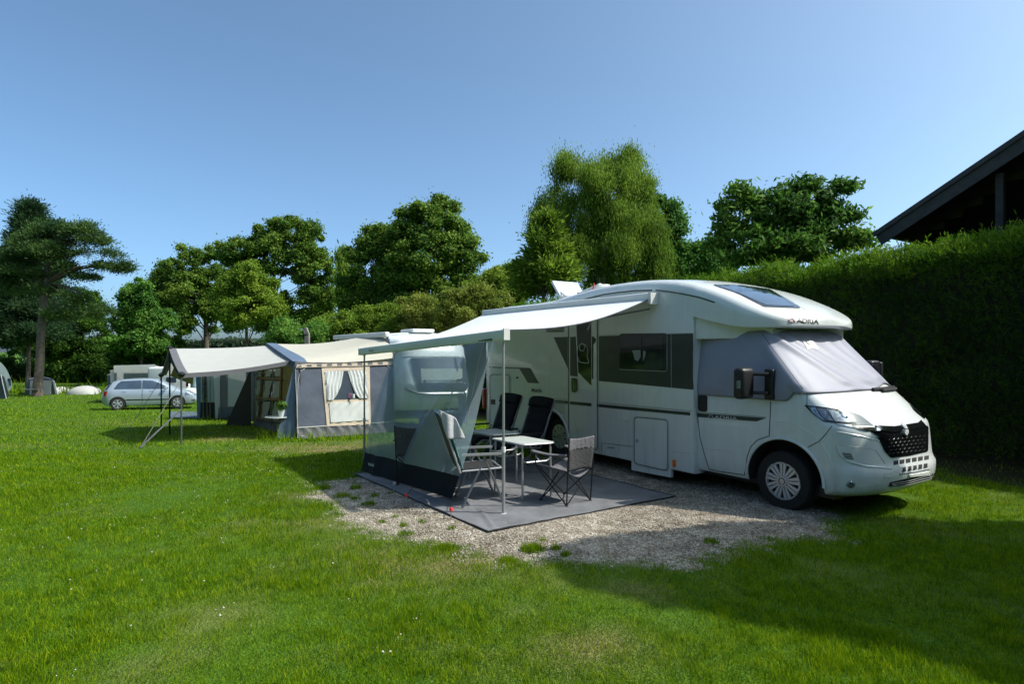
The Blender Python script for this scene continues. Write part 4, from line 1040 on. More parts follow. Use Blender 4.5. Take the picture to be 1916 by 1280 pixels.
# folding armchair, facing the table
def folding_chair(o, fx, label, dark=False, hgt=1.12):
    t = thing('folding_chair', o, label, 'folding chair')
    P = lambda x, y, z: L3(o, fx, x, y, z)
    fm = 'greymetal'
    seat = MB().sheet(lambda u, v: P(-.22 + .46 * v, (u - .5) * .46, .44 + .02 * v - .03 * math.sin(math.pi * u)), 8, 8).build('seat', 'darkseat', t, fix=False); md = seat.modifiers.new('t', 'SOLIDIFY'); md.thickness = .015
    bk = MB().sheet(lambda u, v: P(-.24 - .22 * v - .03 * math.sin(math.pi * v) * 0, (u - .5) * .46, .46 + (hgt - .46) * v), 8, 16).build('backrest', 'greymesh', t, fix=False); md = bk.modifiers.new('t', 'SOLIDIFY'); md.thickness = .012
    for s in (-1, 1):
        y = s * .26; a = P(-.22, y, 0); b = P(.29, y, 0)
        MB().tube([gp(a.x, a.y, .015), P(.06, y, .60)], .014, 8).build('leg', fm, t)
        MB().tube([gp(b.x, b.y, .015), P(.04, y, .60)], .014, 8).build('leg', fm, t)
        MB().tube([P(-.24, y, .42), P(-.46, y, hgt)], .013, 8).build('back_post', 'alu', t)
        MB().box(P(.02, s * .27, .63), (.48, .045, .025), ax=(fx, Vector((-fx.y, fx.x, 0)), up)).build('armrest', 'alu', t, smooth=False)
        MB().tube([P(-.22, y, .44), P(.25, y, .46)], .012, 8).build('seat_rail', 'alu', t)
    MB().tube([P(.25, -.26, .46), P(.25, .26, .46)], .012, 8).build('seat_rail', 'alu', t)
    MB().tube([P(-.46, -.26, hgt), P(-.475, -.2, hgt + .03), P(-.475, .2, hgt + .03), P(-.46, .26, hgt)], .013, 8).build('top_bar', 'alu', t)
    return t, P
fd = Vector((.965, .26, 0)).normalized()
lc_ = Vector((-.58, 7.16, 0)) + Vector((-fd.y, fd.x, 0)) * .26 + fd * .22
ch, PC = folding_chair(lc_, fd, 'silver folding chair draped with towels behind the near awning leg', hgt=1.08)
tw = MB().sheet(lambda u, v: PC(-.225 - .22 * v + (.02 if v < .97 else -.01), -.27 + .52 * u + .015 * math.sin(v * 9), .47 + .655 * v + .01 * math.sin(u * 20)), 14, 20).build('teal_towel', 'towel_t', fix=False)
md = tw.modifiers.new('t', 'SOLIDIFY'); md.thickness = .01; tag(tw, 'pale teal towel draped down the inside of the silver folding chair', 'towel')
o_ = MB().sheet(lambda u, v: PC(-.50 + .20 * u + .10 * v, -.29 + .02 * math.sin(u * 9 + v * 4) - .02 * v, 1.17 - .10 * u - .34 * v * (1 - .3 * u)), 14, 16).build('white_towel', 'towel_w', fix=False)
md = o_.modifiers.new('t', 'SOLIDIFY'); md.thickness = .01; tag(o_, 'crumpled off-white towel hanging over the top corner of the folding chair', 'towel')
# quad-fold camp chairs
def camp_chair(o, fx, label, fabric='greychair', mesh='greymesh'):
    t = thing('camp_chair', o, label, 'camp chair', 'quad-fold camp chairs on the mat')
    P = lambda x, y, z: L3(o, fx, x, y, z)
    h = .21
    back = MB().sheet(lambda u, v: P(-.24 - .03 * v + .035 * math.sin(math.pi * u), (u - .5) * (.40 + .04 * v), .42 + .27 * v), 12, 10).build('back_mesh', mesh, t, fix=False); md = back.modifiers.new('t', 'SOLIDIFY'); md.thickness = .006
    b2 = MB().sheet(lambda u, v: P(-.265 - .01 * v + .03 * math.sin(math.pi * u) + .006 * math.sin(u * 40), (u - .5) * .46, .675 + .145 * v - .02 * math.sin(math.pi * u) * v), 16, 8).build('back_panel', fabric, t, fix=False); md = b2.modifiers.new('t', 'SOLIDIFY'); md.thickness = .008
    seat = MB().sheet(lambda u, v: P(-.23 + .50 * v, (u - .5) * (.42 + .14 * v), .40 + .05 * v - .07 * math.sin(math.pi * u) + .02 * abs(2 * u - 1)), 14, 12).build('seat', fabric, t, fix=False); md = seat.modifiers.new('t', 'SOLIDIFY'); md.thickness = .008
    for sy in (-1, 1):
        MB().tube([P(-.22, sy * .21, .02), P(-.25, sy * .22, .50), P(-.275, sy * .225, .83)], .009, 7).build('back_post', 'blackmetal', t)
        MB().tube([P(.22, sy * .21, .02), P(-.23, sy * .22, .42)], .008, 7).build('leg', 'blackmetal', t)
        MB().tube([P(-.22, sy * .21, .02), P(.24, sy * .27, .44), P(.26, sy * .28, .60)], .008, 7).build('leg', 'blackmetal', t)
        MB().sheet(lambda u, v: P(-.25 + .53 * v, sy * (.225 + .07 * v) + (u - .5) * .07, .61 - .02 * math.sin(math.pi * v) + .012 * math.sin(math.pi * u)), 6, 12).build('armrest', fabric, t, fix=False).modifiers.new('t', 'SOLIDIFY').thickness = .012
    for sx in (-1, 1):
        MB().tube([P(sx * .22, -.21, .02), P(sx * .23, .22, .41)], .008, 7).tube([P(sx * .22, .21, .02), P(sx * .23, -.22, .41)], .008, 7).build('cross_leg', 'blackmetal', t)
    for sx in (-1, 1):
        for sy in (-1, 1): MB().lathe(P(sx * .22, sy * .21, 0), up, [(.0001, .0), (.022, .0), (.02, .02), (.0001, .035)], 10, closed=False).build('foot', 'black', t)
    return t
fc = Vector((-.66, .75, 0)).normalized()
camp_chair(Vector((.655, 7.535, 0)), fc, 'grey and black quad-fold camp chair with mesh back right of the table')
camp_chair(Vector((-1.30, 8.55, 0)), Vector((.3, .95, 0)).normalized(), 'dark quad-fold camp chair seen through the sun screen', 'greymesh', 'greymesh')
# wash stand with fabric cupboard and towel hoop, behind the screen
ws = thing('wash_stand', gp(-1.18, 10.35), 'white topped wash stand with tap and blue fabric cupboard behind the sun screen', 'wash stand')
Q = lambda a, b, z: gp(-1.18, 10.35) + W * a + U * b + Vector((0, 0, z))
MB().add([Q(-.36, -.2, .78), Q(.3, -.2, .78), Q(.3, .2, .78), Q(-.36, .2, .78), Q(-.2, -.15, .03), Q(.2, -.15, .03), Q(.2, .15, .03), Q(-.2, .15, .03)], [(0, 1, 2, 3), (7, 6, 5, 4), (0, 4, 5, 1), (1, 5, 6, 2), (2, 6, 7, 3), (3, 7, 4, 0)]).build('cupboard', 'tent_slate', ws, smooth=False)
b_ = MB().box(Q(.10, -.02, .80), (.36, .34, .035), ax=(W, U, up)).build('basin', 'plastic_w', ws, smooth=False); bevel(b_, .012)
MB().tube([Q(.12, .1, .8), Q(.12, .1, .93), Q(.12, .06, .96), Q(.12, -.02, .95), Q(.12, -.04, .9)], .012, 8).build('tap', 'black', ws)
th_ = thing('towel_hoop', gp(-.83, 9.6), 'chrome towel hoop with a hanging cloth behind the sun screen', 'towel rail')
Q = lambda a, b, z: gp(-.83, 9.6) + W * a + U * b + Vector((0, 0, z))
MB().tube([Q(-.2, 0, .02), Q(-.15, 0, 1.15), Q(-.09, 0, 1.24), Q(.06, 0, 1.24), Q(.12, 0, 1.17), Q(.2, 0, .02)], .012, 8).build('hoop', 'chrome', th_)
MB().tube([Q(-.15, 0, 1.14), Q(.12, 0, 1.14)], .01, 8).build('crossbar', 'chrome', th_)
MB().sheet(lambda u, v: Q(-.02 + .13 * u + .02 * v, -.02 + .02 * math.sin(v * 8 + u * 5), 1.15 - .45 * v), 8, 12).build('cloth', 'towel_w', th_, fix=False)

# ================================================================== CARAVAN AND ITS AWNING TENT
Cc = Vector((-2.9, 16.05, 0)); gC = gz(-2.9, 16.05)
def C3(s, w_, z): return Cc + U * s + W * w_ + Vector((0, 0, gC + z))
cvn = thing('caravan', C3(2.7, 1.1, 0), 'white caravan seen end-on behind the sun screen with a big front window', 'caravan')
def csec(s, rt=.14):
    q = max(0, (.75 - s) / .75); r = max(0, (s - 4.9) / .6)
    zb = .42 + .16 * q; zt = 2.62 - .30 * q ** 2 - .2 * r ** 2
    ins = .05 * q + .05 * r
    return (s, section(ins, 2.2 - ins, zb, zt, rt, .03, .05))
secs = []
# front: bulging nose, window leaning back
V = []; Fs = []
frontprof = [(.56, .10), (.75, -.10), (1.0, -.20), (1.25, -.22), (1.4, -.16), (1.8, -.02), (2.15, .10), (2.35, .22), (2.5, .42), (2.6, .8), (2.64, 1.3)]
for s, lp in [csec(x) for x in (1.3, 2, 3, 4, 4.9, 5.2, 5.4, 5.5)]: secs.append((s, lp))
def lc3(secs):
    V = []; Fs = []; n = len(secs[0][1])
    for s, lp in secs: V += [C3(s, a, b) for a, b in lp]
    for i in range(len(secs) - 1):
        for k in range(n): Fs.append((i * n + k, i * n + (k + 1) % n, (i + 1) * n + (k + 1) % n, (i + 1) * n + k))
    Fs += [tuple(range(n)), tuple((len(secs) - 1) * n + k for k in range(n))]; return V, Fs
V, Fs = lc3(secs); cb = build('body', V, Fs, 'paint', cvn, smooth=True)
# nose: grid over (w, profile)
def nose(u, v):
    i = v * (len(frontprof) - 1); k = min(len(frontprof) - 2, int(i)); f = i - k
    z = frontprof[k][0] * (1 - f) + frontprof[k + 1][0] * f; s = frontprof[k][1] * (1 - f) + frontprof[k + 1][1] * f
    x = 2 * u - 1; e = abs(x) ** 5
    return C3(s + (1.3 - s) * e * .35 + .05 * x * x, 1.1 + x * 1.1, z - (.02 if abs(x) > .98 else 0) - (.10 * e if z > 2.3 else 0))
nb = MB().sheet(nose, 30, 40); n_o = nb.build('front_wall', 'paint', cvn, fix=False, angle=70)
for w_ in (0, 2.2):
    pts = [C3(s + (1.3 - s) * .35 + .05, w_, z - (.12 if z > 2.3 else .02)) for z, s in frontprof] ; 
    V = pts + [C3(1.32, w_, z - (.12 if z > 2.3 else .02)) for z, s in frontprof]; m_ = len(pts)
    build('side_cheek', V, [(i, i + 1, m_ + i + 1, m_ + i) for i in range(m_ - 1)], 'paint', cvn, fix=False)
sfn = surf_mesh([n_o, cb])
fw = patch('front_window', rnd([(768, 670), (879, 669), (879, 731), (783, 731)], 3), sfn, 'film', cvn, .03, 10)
sfn2 = surf_mesh([fw, n_o]); patch('blind', [(787, 690), (865, 690), (865, 716), (789, 716)], sfn2, 'curtain_dim', fw, .004, 12)
line('front_rail', [(752, 667), (770, 667), (882, 667)], sfn, 'trim', cvn, .015)
line('nose_band', [(757, 727), (783, 736), (800, 737), (878, 736), (895, 728)], sfn, 'greymetal', cvn, .035)
patch('gas_locker', rnd([(783, 742), (880, 742), (872, 775), (790, 775)], 4), sfn, 'plastic_w', cvn, .02, 12)
line('locker_seam', rnd([(785, 743), (878, 743), (870, 774), (792, 774)], 4), sfn, 'gap', cvn, .006, closed=True, off=.022)
MB().tube([C3(-1.3, 1.1, .42), C3(.3, .5, .40)], .04).tube([C3(-1.3, 1.1, .42), C3(.3, 1.7, .40)], .04).build('drawbar', 'greymetal', cvn)
MB().tube([C3(-1.1, 1.1, .7), C3(-1.1, 1.1, .03)], .025).lathe(C3(-1.1, 1.1, .1), W, [(.0001, -.04), (.1, -.04), (.1, .04), (.0001, .04)], 14, closed=False).build('jockey_wheel', 'greymetal', cvn)
for w_, o_ in ((.12, -1), (2.08, 1)): wheel(C3(2.9, w_, .30), W, .30, .19, .18, cvn, o_, 8)
rl = MB().box(C3(3.1, -.05, 2.58), (4.6, .14, .15), ax=(U, W, up)).build('roof_awning_case', 'plastic_w', cvn, smooth=False); bevel(rl, .03)
MB().tube([C3(.55, -.01, 1.2), C3(.62, -.01, 2.2), C3(.8, -.01, 2.45), C3(1.1, -.005, 2.56)], .03, 8).build('awning_channel', 'tent_slate', cvn)
rf_ = MB().box(C3(1.6, 1.2, 2.72), (.9, .7, .10), ax=(U, W, up)).build('roof_light', 'plastic_w', cvn, smooth=False); bevel(rf_, .04)
# --- tent
At = Vector((-5.14, 14.57, 0)); gA = gz(-5.14, 14.57)
Bt = Cc + W * .0 + U * .55        # where the near end wall meets the caravan
tent = thing('awning_tent', gp(-5.3, 16.6), 'blue grey and beige caravan awning tent with a curtained window in its near wall', 'awning tent')
ZE = gA + 1.84
Aq = Vector((At.x, At.y, 0))
dirEnd = (Bt - Aq); LEnd = dirEnd.xy.length; dE = dirEnd.normalized()
sfe = surf_plane(Aq, dE)
def endw(u, v):
    p = Aq.lerp(Bt, u); zb = gz(p.x, p.y) + .02; zt = ZE + (vplane(Aq, dE, 755, 677).z - ZE) * u
    q = p.copy(); q.z = zb + (zt - zb) * v
    n = Vector((dE.y, -dE.x, 0)); d = .030 * noise.noise(Vector((u * 6 + v * 2.5, v * 3 - u * 3, 1))) * math.sin(math.pi * v) + .03 * (1 - v) * math.sin(u * 17) * .4
    return q + n * (d + .10 * (1 - v))
ew = MB().sheet(endw, 70, 40).build('near_wall', 'tent_grey', tent, fix=False, angle=80)
sfe = surf_mesh([ew])
MB().tube([endw(u / 30, .145) + Vector((.0, -.01, 0)) for u in range(31)], .012, 6).build('skirt_piping', 'tent_white', tent)
sk_ = MB().sheet(lambda u, v: endw(u, .14 * v) + Vector((dE.y, -dE.x, 0)) * (.012 + .022 * math.sin(u * 60 + v * 4) * (v)), 150, 6).build('mud_skirt', 'tent_border', tent, fix=False, angle=80)
pn = patch('window_panel', [(601, 689), (691, 686.5), (693, 795), (611, 798)], sfe, 'tent_cream', tent, .02, 9)
sfp = surf_mesh([pn, ew])
wf = patch('window_film', [(608, 695), (683, 693), (688, 746), (612.5, 749)], sfp, 'film', pn, .004, 9)
sff = surf_mesh([wf])
def drape(name, pts, m, parent, sf_, sl=0): return patch(name, pts, sf_, m, parent, .03, 1.6, skirt=False, wav=.012, wf=.95, wsl=sl)
drape('curtain', [(608, 695), (641.5, 694.5), (638, 718), (631, 736), (623, 748.5), (612, 749)], 'curtain', pn, sff, .12)
drape('curtain', [(650, 694.3), (683, 693), (688, 746), (674, 747), (664, 737), (656, 716)], 'curtain', pn, sff, -.3)
patch('lower_pane', [(615.5, 753.5), (689, 751.5), (690, 786), (618.5, 791)], sfp, 'curtain', pn, .02, 2.5, wav=.008, wf=.35, wsl=.5)
b0 = sff(653, 742)[0]; MB().box(b0 + Vector((.02, -.02, .02)), (.08, .03, .12)).build('bottle', 'pink', pn, smooth=False)
MB().tube([b0 + Vector((.12, -.02, -.04)), b0 + Vector((.12, -.02, .06))], .03).build('bottle', 'plastic_w', pn)
line('door_zip', [(556, 823), (556, 760), (557, 715), (561, 696), (570, 690)], sfe, 'tent_white', tent, .008, off=.01)
line('corner_piping', [(547.5, 690), (551, 760), (557, 825)], sfe, 'tent_white', tent, .008, off=.012)
line('door_zip', [(722, 683), (733, 692), (740, 730), (748, 790), (752, 812)], sfe, 'tent_white', tent, .008, off=.012)
# valance with dark checks
vb = patch('valance', [(547, 683), (600, 681), (660, 679.5), (745, 676.5), (745, 682), (660, 685.5), (600, 687), (547, 688.5)], sfe, 'tent_cream', tent, .035, 7)
sfq = surf_mesh([vb])
for i in range(10):
    x = 555 + i * 19; y = 682.8 - (x - 547) * .033
    patch('valance_check', [(x, y + .4), (x + 9, y + .1), (x + 9, y + 4.2), (x, y + 4.5)], sfq, 'tent_border', vb, .004, 5, skirt=False)
# roof: loft from the front gable to the caravan
def fprof(k):   # k along U on the front gable: height
    return interp([(0, ZE), (.25, ZE + .05), (2.9, 2.05), (5.6, ZE - .35)], k)
def roof(u, v):   # u from front gable (0) to caravan (1), v along U
    k = 5.6 * v
    f = Vector((At.x, At.y, 0)) + U * k; f.z = fprof(k)
    c = Cc + U * (.45 + k * .85) - W * .02
    c.z = gC + interp([(0, 1.95), (.25, 2.32), (.7, 2.48), (2.9, 2.56), (5.6, 2.45)], k)
    p = f.lerp(c, u); p.z -= .10 * math.sin(math.pi * u) * (.6 + .4 * math.sin(math.pi * v)) ; return p
rf = MB().sheet(roof, 40, 50).build('roof', 'tent_beige', tent, fix=False, angle=70)
gbl = MB().sheet(lambda u, v: roof(u * .9, 0).lerp(endw(u * .9, 1), v) , 20, 4).build('roof_gusset', 'tent_beige', tent, fix=False)
# slate front band along the gable
MB().sheet(lambda u, v: roof(-.02 + .13 * u * (1 - .25 * v), v * .52) + Vector((0, 0, .012)), 6, 30).build('roof_band', 'tent_slate', tent, fix=False)
MB().sheet(lambda u, v: roof(-.02 + .13 * u * .87, .52 + v * .48) + Vector((0, 0, .012)), 6, 20).build('roof_band', 'tent_slate', tent, fix=False)
MB().sheet(lambda u, v: roof(-.02, u) - Vector((0, 0, .16 * v)), 40, 3).build('roof_fringe', 'tent_slate', tent, fix=False)
# front wall with timber look windows
def frontw(u, v):
    k = .35 + 5.2 * u; p = Vector((At.x, At.y, 0)) + U * k + W * .22; zb = gz(p.x, p.y) + .01
    p.z = zb + (fprof(k) - .03 - zb) * v; p = p + W * (-.1 * (1 - v)); return p
fwl = MB().sheet(frontw, 30, 12).build('front_wall', 'olive', tent, fix=False)
sfr = surf_mesh([fwl])
patch('front_skirt', [(459, 783), (490, 789), (535, 794), (548, 795), (548, 822), (500, 817), (455, 806)], sfr, 'tent_grey', tent, .02, 8)
for q in ([(470, 711), (490, 711), (486, 742), (467, 741)], [(497, 712), (527, 713), (525, 747), (494, 745)], [(465, 747), (486, 749), (483, 780), (463, 777)], [(493, 751), (525, 753), (524, 787), (490, 783)], [(472, 697), (493, 696), (491, 705), (470, 705)], [(499, 693), (527, 690), (527, 705), (498, 706)]):
    wp = patch('front_window', q, sfr, 'film', tent, .02, 8); sfx = surf_mesh([wp]); cx = sum(p[0] for p in q) / 4
    n_ = 6; (x0, y0), (x1, y1), (x2, y2), (x3, y3) = q
    patch('net_curtain', [(x0 + 1, y0 + 1), (x0 + (x1 - x0) * .45, y0 + 1), (x3 + (x2 - x3) * .35, y3 - 1), (x3 + 1, y3 - 1)], sfx, 'curtain_dim', wp, .03, 1.6, skirt=False, wav=.012, wf=1.4)
    patch('net_curtain', [(x1 - (x1 - x0) * .3, y1 + 1), (x1 - 1, y1 + 1), (x2 - 1, y2 - 1), (x2 - (x2 - x3) * .4, y2 - 1)], sfx, 'curtain_dim', wp, .03, 1.6, skirt=False, wav=.02, wf=1.4)
for pts in ([(494, 692), (490, 745), (486, 786)], [(529, 688), (527, 750), (526, 792)], [(466, 708), (530, 710)], [(463, 744), (528, 749)], [(461, 781), (490, 785), (528, 790)], [(469, 708), (461, 781)]):
    line('window_frame', pts, sfr, 'brown', tent, .03, off=.03)
# slate wings at the two corners of the front
wn_ = [vplane(At, W, 545, 694), At + Vector((0, 0, gA))]
P_a = Vector((At.x, At.y, ZE + .0)); P_b = Vector((At.x, At.y, gA)) ; P_c = P_b - W * .0 - U * .0 + Vector((-.42, -.1, 0))
MB().sheet(lambda u, v: P_a.lerp(P_b.lerp(P_c, u), v) + Vector((0, -.02 * math.sin(u * 6) * v, 0)), 8, 14).build('side_wing', 'tent_slate', tent, fix=False)
P_d = Vector((At.x, At.y, 0)) + U * 5.3; P_d.z = fprof(5.3); P_e = gp(P_d.x, P_d.y); 
MB().sheet(lambda u, v: P_d.lerp(P_e.lerp(P_e + Vector((-.75, -.1, 0)), u), v), 6, 10).build('side_wing', 'wing', tent, fix=False)
for k in (0., 2.9, 5.5):
    b_ = Vector((At.x, At.y, 0)) + U * k + W * .12; MB().tube([gp(b_.x, b_.y), Vector((b_.x, b_.y, fprof(k) - .03))], .016, 8).build('tent_pole', 'greymetal', tent)
# --- sun canopy stretched out in front
cp = thing('sun_canopy', gp(-8.0, 14.8), 'white ridged sun canopy on poles stretched in front of the awning tent', 'canopy')
Fn = Vector((-7.21, 13.4, 0)); 
def canf(k):
    return interp([(0, gz(-7.2, 13.4) + 1.52), (2.9, 1.90), (5.8, gz(-10.4, 18.2) + 1.55)], k)
def can(u, v):   # u from the outer end to the tent, v along U near eave->ridge->far eave
    k = 5.8 * v; o = Fn + U * k; o.z = canf(k)
    k2 = .28 + 5.1 * v; t = Vector((At.x, At.y, 0)) + U * k2 - W * .05; t.z = fprof(k2) + (-.06 if v < .5 else -.06)
    p = o.lerp(t, u); r_ = abs(2 * v - 1)
    p.z -= .05 * math.sin(math.pi * u) * (.5 + .5 * r_) + .05 * math.sin(math.pi * min(1, r_)) * (1 - .6 * u) ; return p
MB().sheet(can, 30, 60).build('canopy_fabric', 'tent_white', cp, fix=False, angle=60)
MB().sheet(lambda u, v: can(-.01 + .07 * u, v) + Vector((0, 0, .01)), 3, 50).build('end_border', 'tent_border', cp, fix=False)
MB().sheet(lambda u, v: can(u, 0) + Vector((0, 0, .03 - .10 * v)) - W * .0, 30, 3).build('eave_border', 'tent_border', cp, fix=False)
MB().sheet(lambda u, v: can(0, u) - Vector((0, 0, (.08 + .2 * max(0, 1 - abs(2 * u - 1)) ) * v)), 40, 3).build('gable_flap', 'screen_black', cp, fix=False)
MB().sheet(lambda u, v: can(.10, u).lerp(Vector((can(.10, u).x, can(.10, u).y, min(can(.1, 0).z, can(.1, 1).z) - .02)), v), 30, 5).build('gable_lining', 'olive', cp, fix=False)
for k in (0, 2.9, 5.8):
    q = Fn + U * k; t_ = Vector((q.x, q.y, canf(k) - .01)); l = MB().tube([gp(q.x, q.y), t_], .02, 8).build('pole', 'blackmetal' if k else 'greymetal', cp)
    MB().lathe(t_, up, [(.0001, -.05), (.05, -.03), (.09, .03), (.05, .07), (.0001, .08)], 10, closed=False).build('pole_cap', 'black', l)
MB().tube([Vector((Fn.x, Fn.y, canf(0) - .1)), G(263, 838)], .007, 5).build('guy_rope', 'concrete', cp)
MB().tube([Vector((Fn.x, Fn.y, canf(0) - .75)), G(262, 838, .02)], .018, 6).build('brace_pole', 'greymetal', cp)
q = Fn + U * 5.8; MB().tube([Vector((q.x, q.y, canf(5.8) - .1)), G(238, 808)], .007, 5).build('guy_rope', 'blackmetal', cp)
# plant stand in front of the tent
st = thing('plant_table', G(519, 822), 'small low table under the potted plant by the tent front', 'table')
t0_ = G(519, 822); hT = .52
MB().lathe(t0_ + Vector((0, 0, hT)), up, [(.0001, 0), (.28, 0), (.28, .02), (.0001, .02)], 24, closed=False).build('tabletop', 'tabletop', st)
for a in range(3): an = a * 2.09 + .4; MB().tube([t0_ + Vector((.24 * math.cos(an), .24 * math.sin(an), hT)), t0_ + Vector((.26 * math.cos(an), .26 * math.sin(an), 0))], .012).build('leg', 'blackmetal', st)
pot = thing('potted_plant', t0_ + Vector((.13, -.05, hT + .02)), 'leafy green plant in a white pot on the small table', 'potted plant')
pc = t0_ + Vector((.13, -.05, hT + .02)); MB().lathe(pc, up, [(.0001, 0), (.075, 0), (.10, .17), (.088, .17), (.07, .03), (.0001, .03)], 20, closed=False).build('pot', 'plastic_w', pot)
def leafquads(P, N, size, seed, aspect=1.6, jitter=1.0):
    """P centres, N preferred normals; returns quad vertices"""
    r = np.random.default_rng(seed); n = len(P)
    N = N + jitter * r.normal(size=(n, 3)); N /= np.linalg.norm(N, axis=1)[:, None] + 1e-9
    T = np.cross(N, r.normal(size=(n, 3))); T /= np.linalg.norm(T, axis=1)[:, None] + 1e-9
    B = np.cross(N, T); s = (size * (.6 + .8 * r.random(n)))[:, None] if np.ndim(size) else size * (.6 + .8 * r.random(n))[:, None]
    a = T * s * .5 * aspect; b = B * s * .5
    V = np.stack([P - a, P - b * .9 + a * .1, P + a, P + b * .9 + a * .1], 1)
    return V.reshape(-1, 3)
r_ = np.random.default_rng(3); D = r_.normal(size=(260, 3)); D /= np.linalg.norm(D, axis=1)[:, None]
Pp = np.array(pc) + np.array([0, 0, .26]) + D * np.array([.17, .17, .14]) * r_.random((260, 1)) ** .4
fastmesh('leaves', leafquads(Pp, D, .05, 3), 4, 'green_leaf', pot)

# ================================================================== FARTHER TENTS AND CAR
def wallpanels(t, Y, panels, dirv=Vector((1, 0, 0)), px0=None):
    P = at(px0 or 400, 700, Y); sf_ = surf_plane(P, dirv)
    for nm, pts, m in panels: patch(nm, pts, sf_, m, t, .0, 5, skirt=False)
t2 = thing('partition_tent', gp(*at(415, 780, 22.5).xy), 'grey and white walled caravan tent beyond the sun canopy', 'tent')
def box_tent(t, P, dx, dy, lx, ly, hz0, hz1, wall, roofm, name='wall'):
    """four walls and a pitched roof; P is the near left corner on the ground"""
    c = [P, P + dx * lx, P + dx * lx + dy * ly, P + dy * ly]; c = [gp(p.x, p.y) for p in c]
    for i in range(4):
        a, b = c[i], c[(i + 1) % 4]
        MB().sheet(lambda u, v: a.lerp(b, u) + Vector((0, 0, hz0 * v)) + Vector((.03 * noise.noise(Vector((u * 5, v * 2, i))), .03 * noise.noise(Vector((u * 5, v * 2, i + 5))), 0)), 14, 8).build(name, wall[i % len(wall)], t, fix=False)
    m0 = (c[0] + c[1]) / 2 + Vector((0, 0, hz1)); m1 = (c[2] + c[3]) / 2 + Vector((0, 0, hz1))
    z = Vector((0, 0, hz0))
    o = dx * .06
    MB().sheet(lambda u, v: (c[0] + z - o).lerp(m0, v).lerp((c[3] + z - o).lerp(m1, v), u), 12, 6).build('roof', roofm, t, fix=False)
    MB().sheet(lambda u, v: (c[1] + z + o).lerp(m0, v).lerp((c[2] + z + o).lerp(m1, v), u), 12, 6).build('roof', roofm, t, fix=False)
    build('gable', [c[0] + z, c[1] + z, m0], [(0, 1, 2)], roofm, t, fix=False); build('gable', [c[3] + z, c[2] + z, m1], [(0, 1, 2)], roofm, t, fix=False)
    return c
pl = at(370, 783, 22.3); pr = at(459, 783, 21.4)
dxx = (pr - pl); Lx = dxx.xy.length + 1.2; dxx = Vector((dxx.x, dxx.y, 0)).normalized(); dyy = Vector((-dxx.y, dxx.x, 0))
box_tent(t2, Vector((pl.x, pl.y + .1, 0)), dxx, dyy, Lx, 2.6, 1.75, 2.1, ['tent_border', 'tent_grey', 'tent_grey', 'tent_grey'], 'tent_white')
sf2 = surf_plane(Vector((pl.x, pl.y - .03, 0)), dxx)
for nm, pts, m in (('door_flap', [(367, 704), (377, 703), (376, 783), (370, 783)], 'tent_slate'), ('dark_opening', [(377, 703), (400, 701), (402, 753), (377, 753)], 'curtain_dim'), ('dark_opening', [(379, 703), (388, 702), (390, 753), (380, 753)], 'screen_black'),
                   ('foot_panel', [(376, 753), (403, 753), (404, 783), (375, 783)], 'screen_black'), ('door_flap', [(400, 703), (413, 702), (414, 762), (409, 783), (403, 783), (402, 745)], 'tent_white'),
                   ('door_flap', [(413, 702), (427, 700), (427, 761), (414, 761)], 'tent_border'), ('wall_panel', [(427, 700), (461, 697), (461, 761), (426, 761)], 'tent_white'), ('foot_panel', [(410, 761), (461, 761), (461, 781), (408, 783)], 'tent_grey')):
    patch(nm, pts, sf2, m, t2, .02 if nm != 'dark_opening' else .03, 4, skirt=False)
for x in (382, 389, 395, 414, 426): line('tent_pole', [(x, 702), (x + .6, 783)], sf2, 'greymetal', t2, .012, off=.05)
gs = MB().sheet(lambda u, v: G(318 + 60 * u, 770 + 12 * v, .03 + .02 * noise.noise(Vector((u * 6, v * 4, 0)))), 30, 12).build('groundsheet', 'sheet', fix=False); tag(gs, 'crinkled blue grey groundsheet in front of the grey and white tent', 'groundsheet')
# tent with white valance behind the car
t3 = thing('valance_tent', gp(*at(255, 745, 34).xy), 'pale caravan tent with a white valance standing behind the silver car', 'tent')
pl = at(206, 690, 34); pr = at(296, 690, 34.5); dxx = (pr - pl); Lx = dxx.xy.length; dxx = Vector((dxx.x, dxx.y, 0)).normalized(); dyy = Vector((-dxx.y, dxx.x, 0))
g3 = gz(pl.x, pl.y); ztop = at(206, 694, 34).z - g3; 
box_tent(t3, Vector((pl.x, pl.y, 0)), dxx, dyy, Lx, 2.5, ztop, at(206, 684, 34).z - g3, ['tent_white', 'tent_border', 'tent_border', 'tent_border'], 'tent_white')
sf3 = surf_plane(Vector((pl.x, pl.y - .05, 0)), dxx)
for nm, pts, m in (('valance', [(213, 684), (291, 682), (292, 697), (260, 698), (214, 698)], 'tent_white'), ('wall_panel', [(214, 698), (219, 698), (219, 745), (214, 745)], 'tent_grey'), ('window', [(232, 700), (289, 699), (289, 714), (232, 715)], 'film'), ('wall_panel', [(219, 698), (231, 698), (231, 745), (219, 745)], 'tent_white')):
    patch(nm, pts, sf3, m, t3, .03, 5, skirt=False)
t3b = thing('side_tent', gp(*at(207, 745, 35).xy), 'small blue and grey storage tent at the left end of the valance tent', 'tent')
pl = at(201, 700, 35); box_tent(t3b, Vector((pl.x, pl.y, 0)), Vector((1, 0, 0)), Vector((0, 1, 0)), .75, 1.2, at(0, 702, 35).z - gz(pl.x, 35), at(0, 697, 35).z - gz(pl.x, 35), ['tent_slate'], 'tent_white')
t3c = thing('caravan', gp(*at(320, 745, 31).xy), 'pale caravan side partly hidden behind the sun canopy poles', 'caravan')
b_ = MB().box(at(330, 716, 33) + Vector((0, 0, 0)), (2.2, 1.6, 1.7)).build('body', 'plastic_w', t3c, smooth=False); bevel(b_, .12)
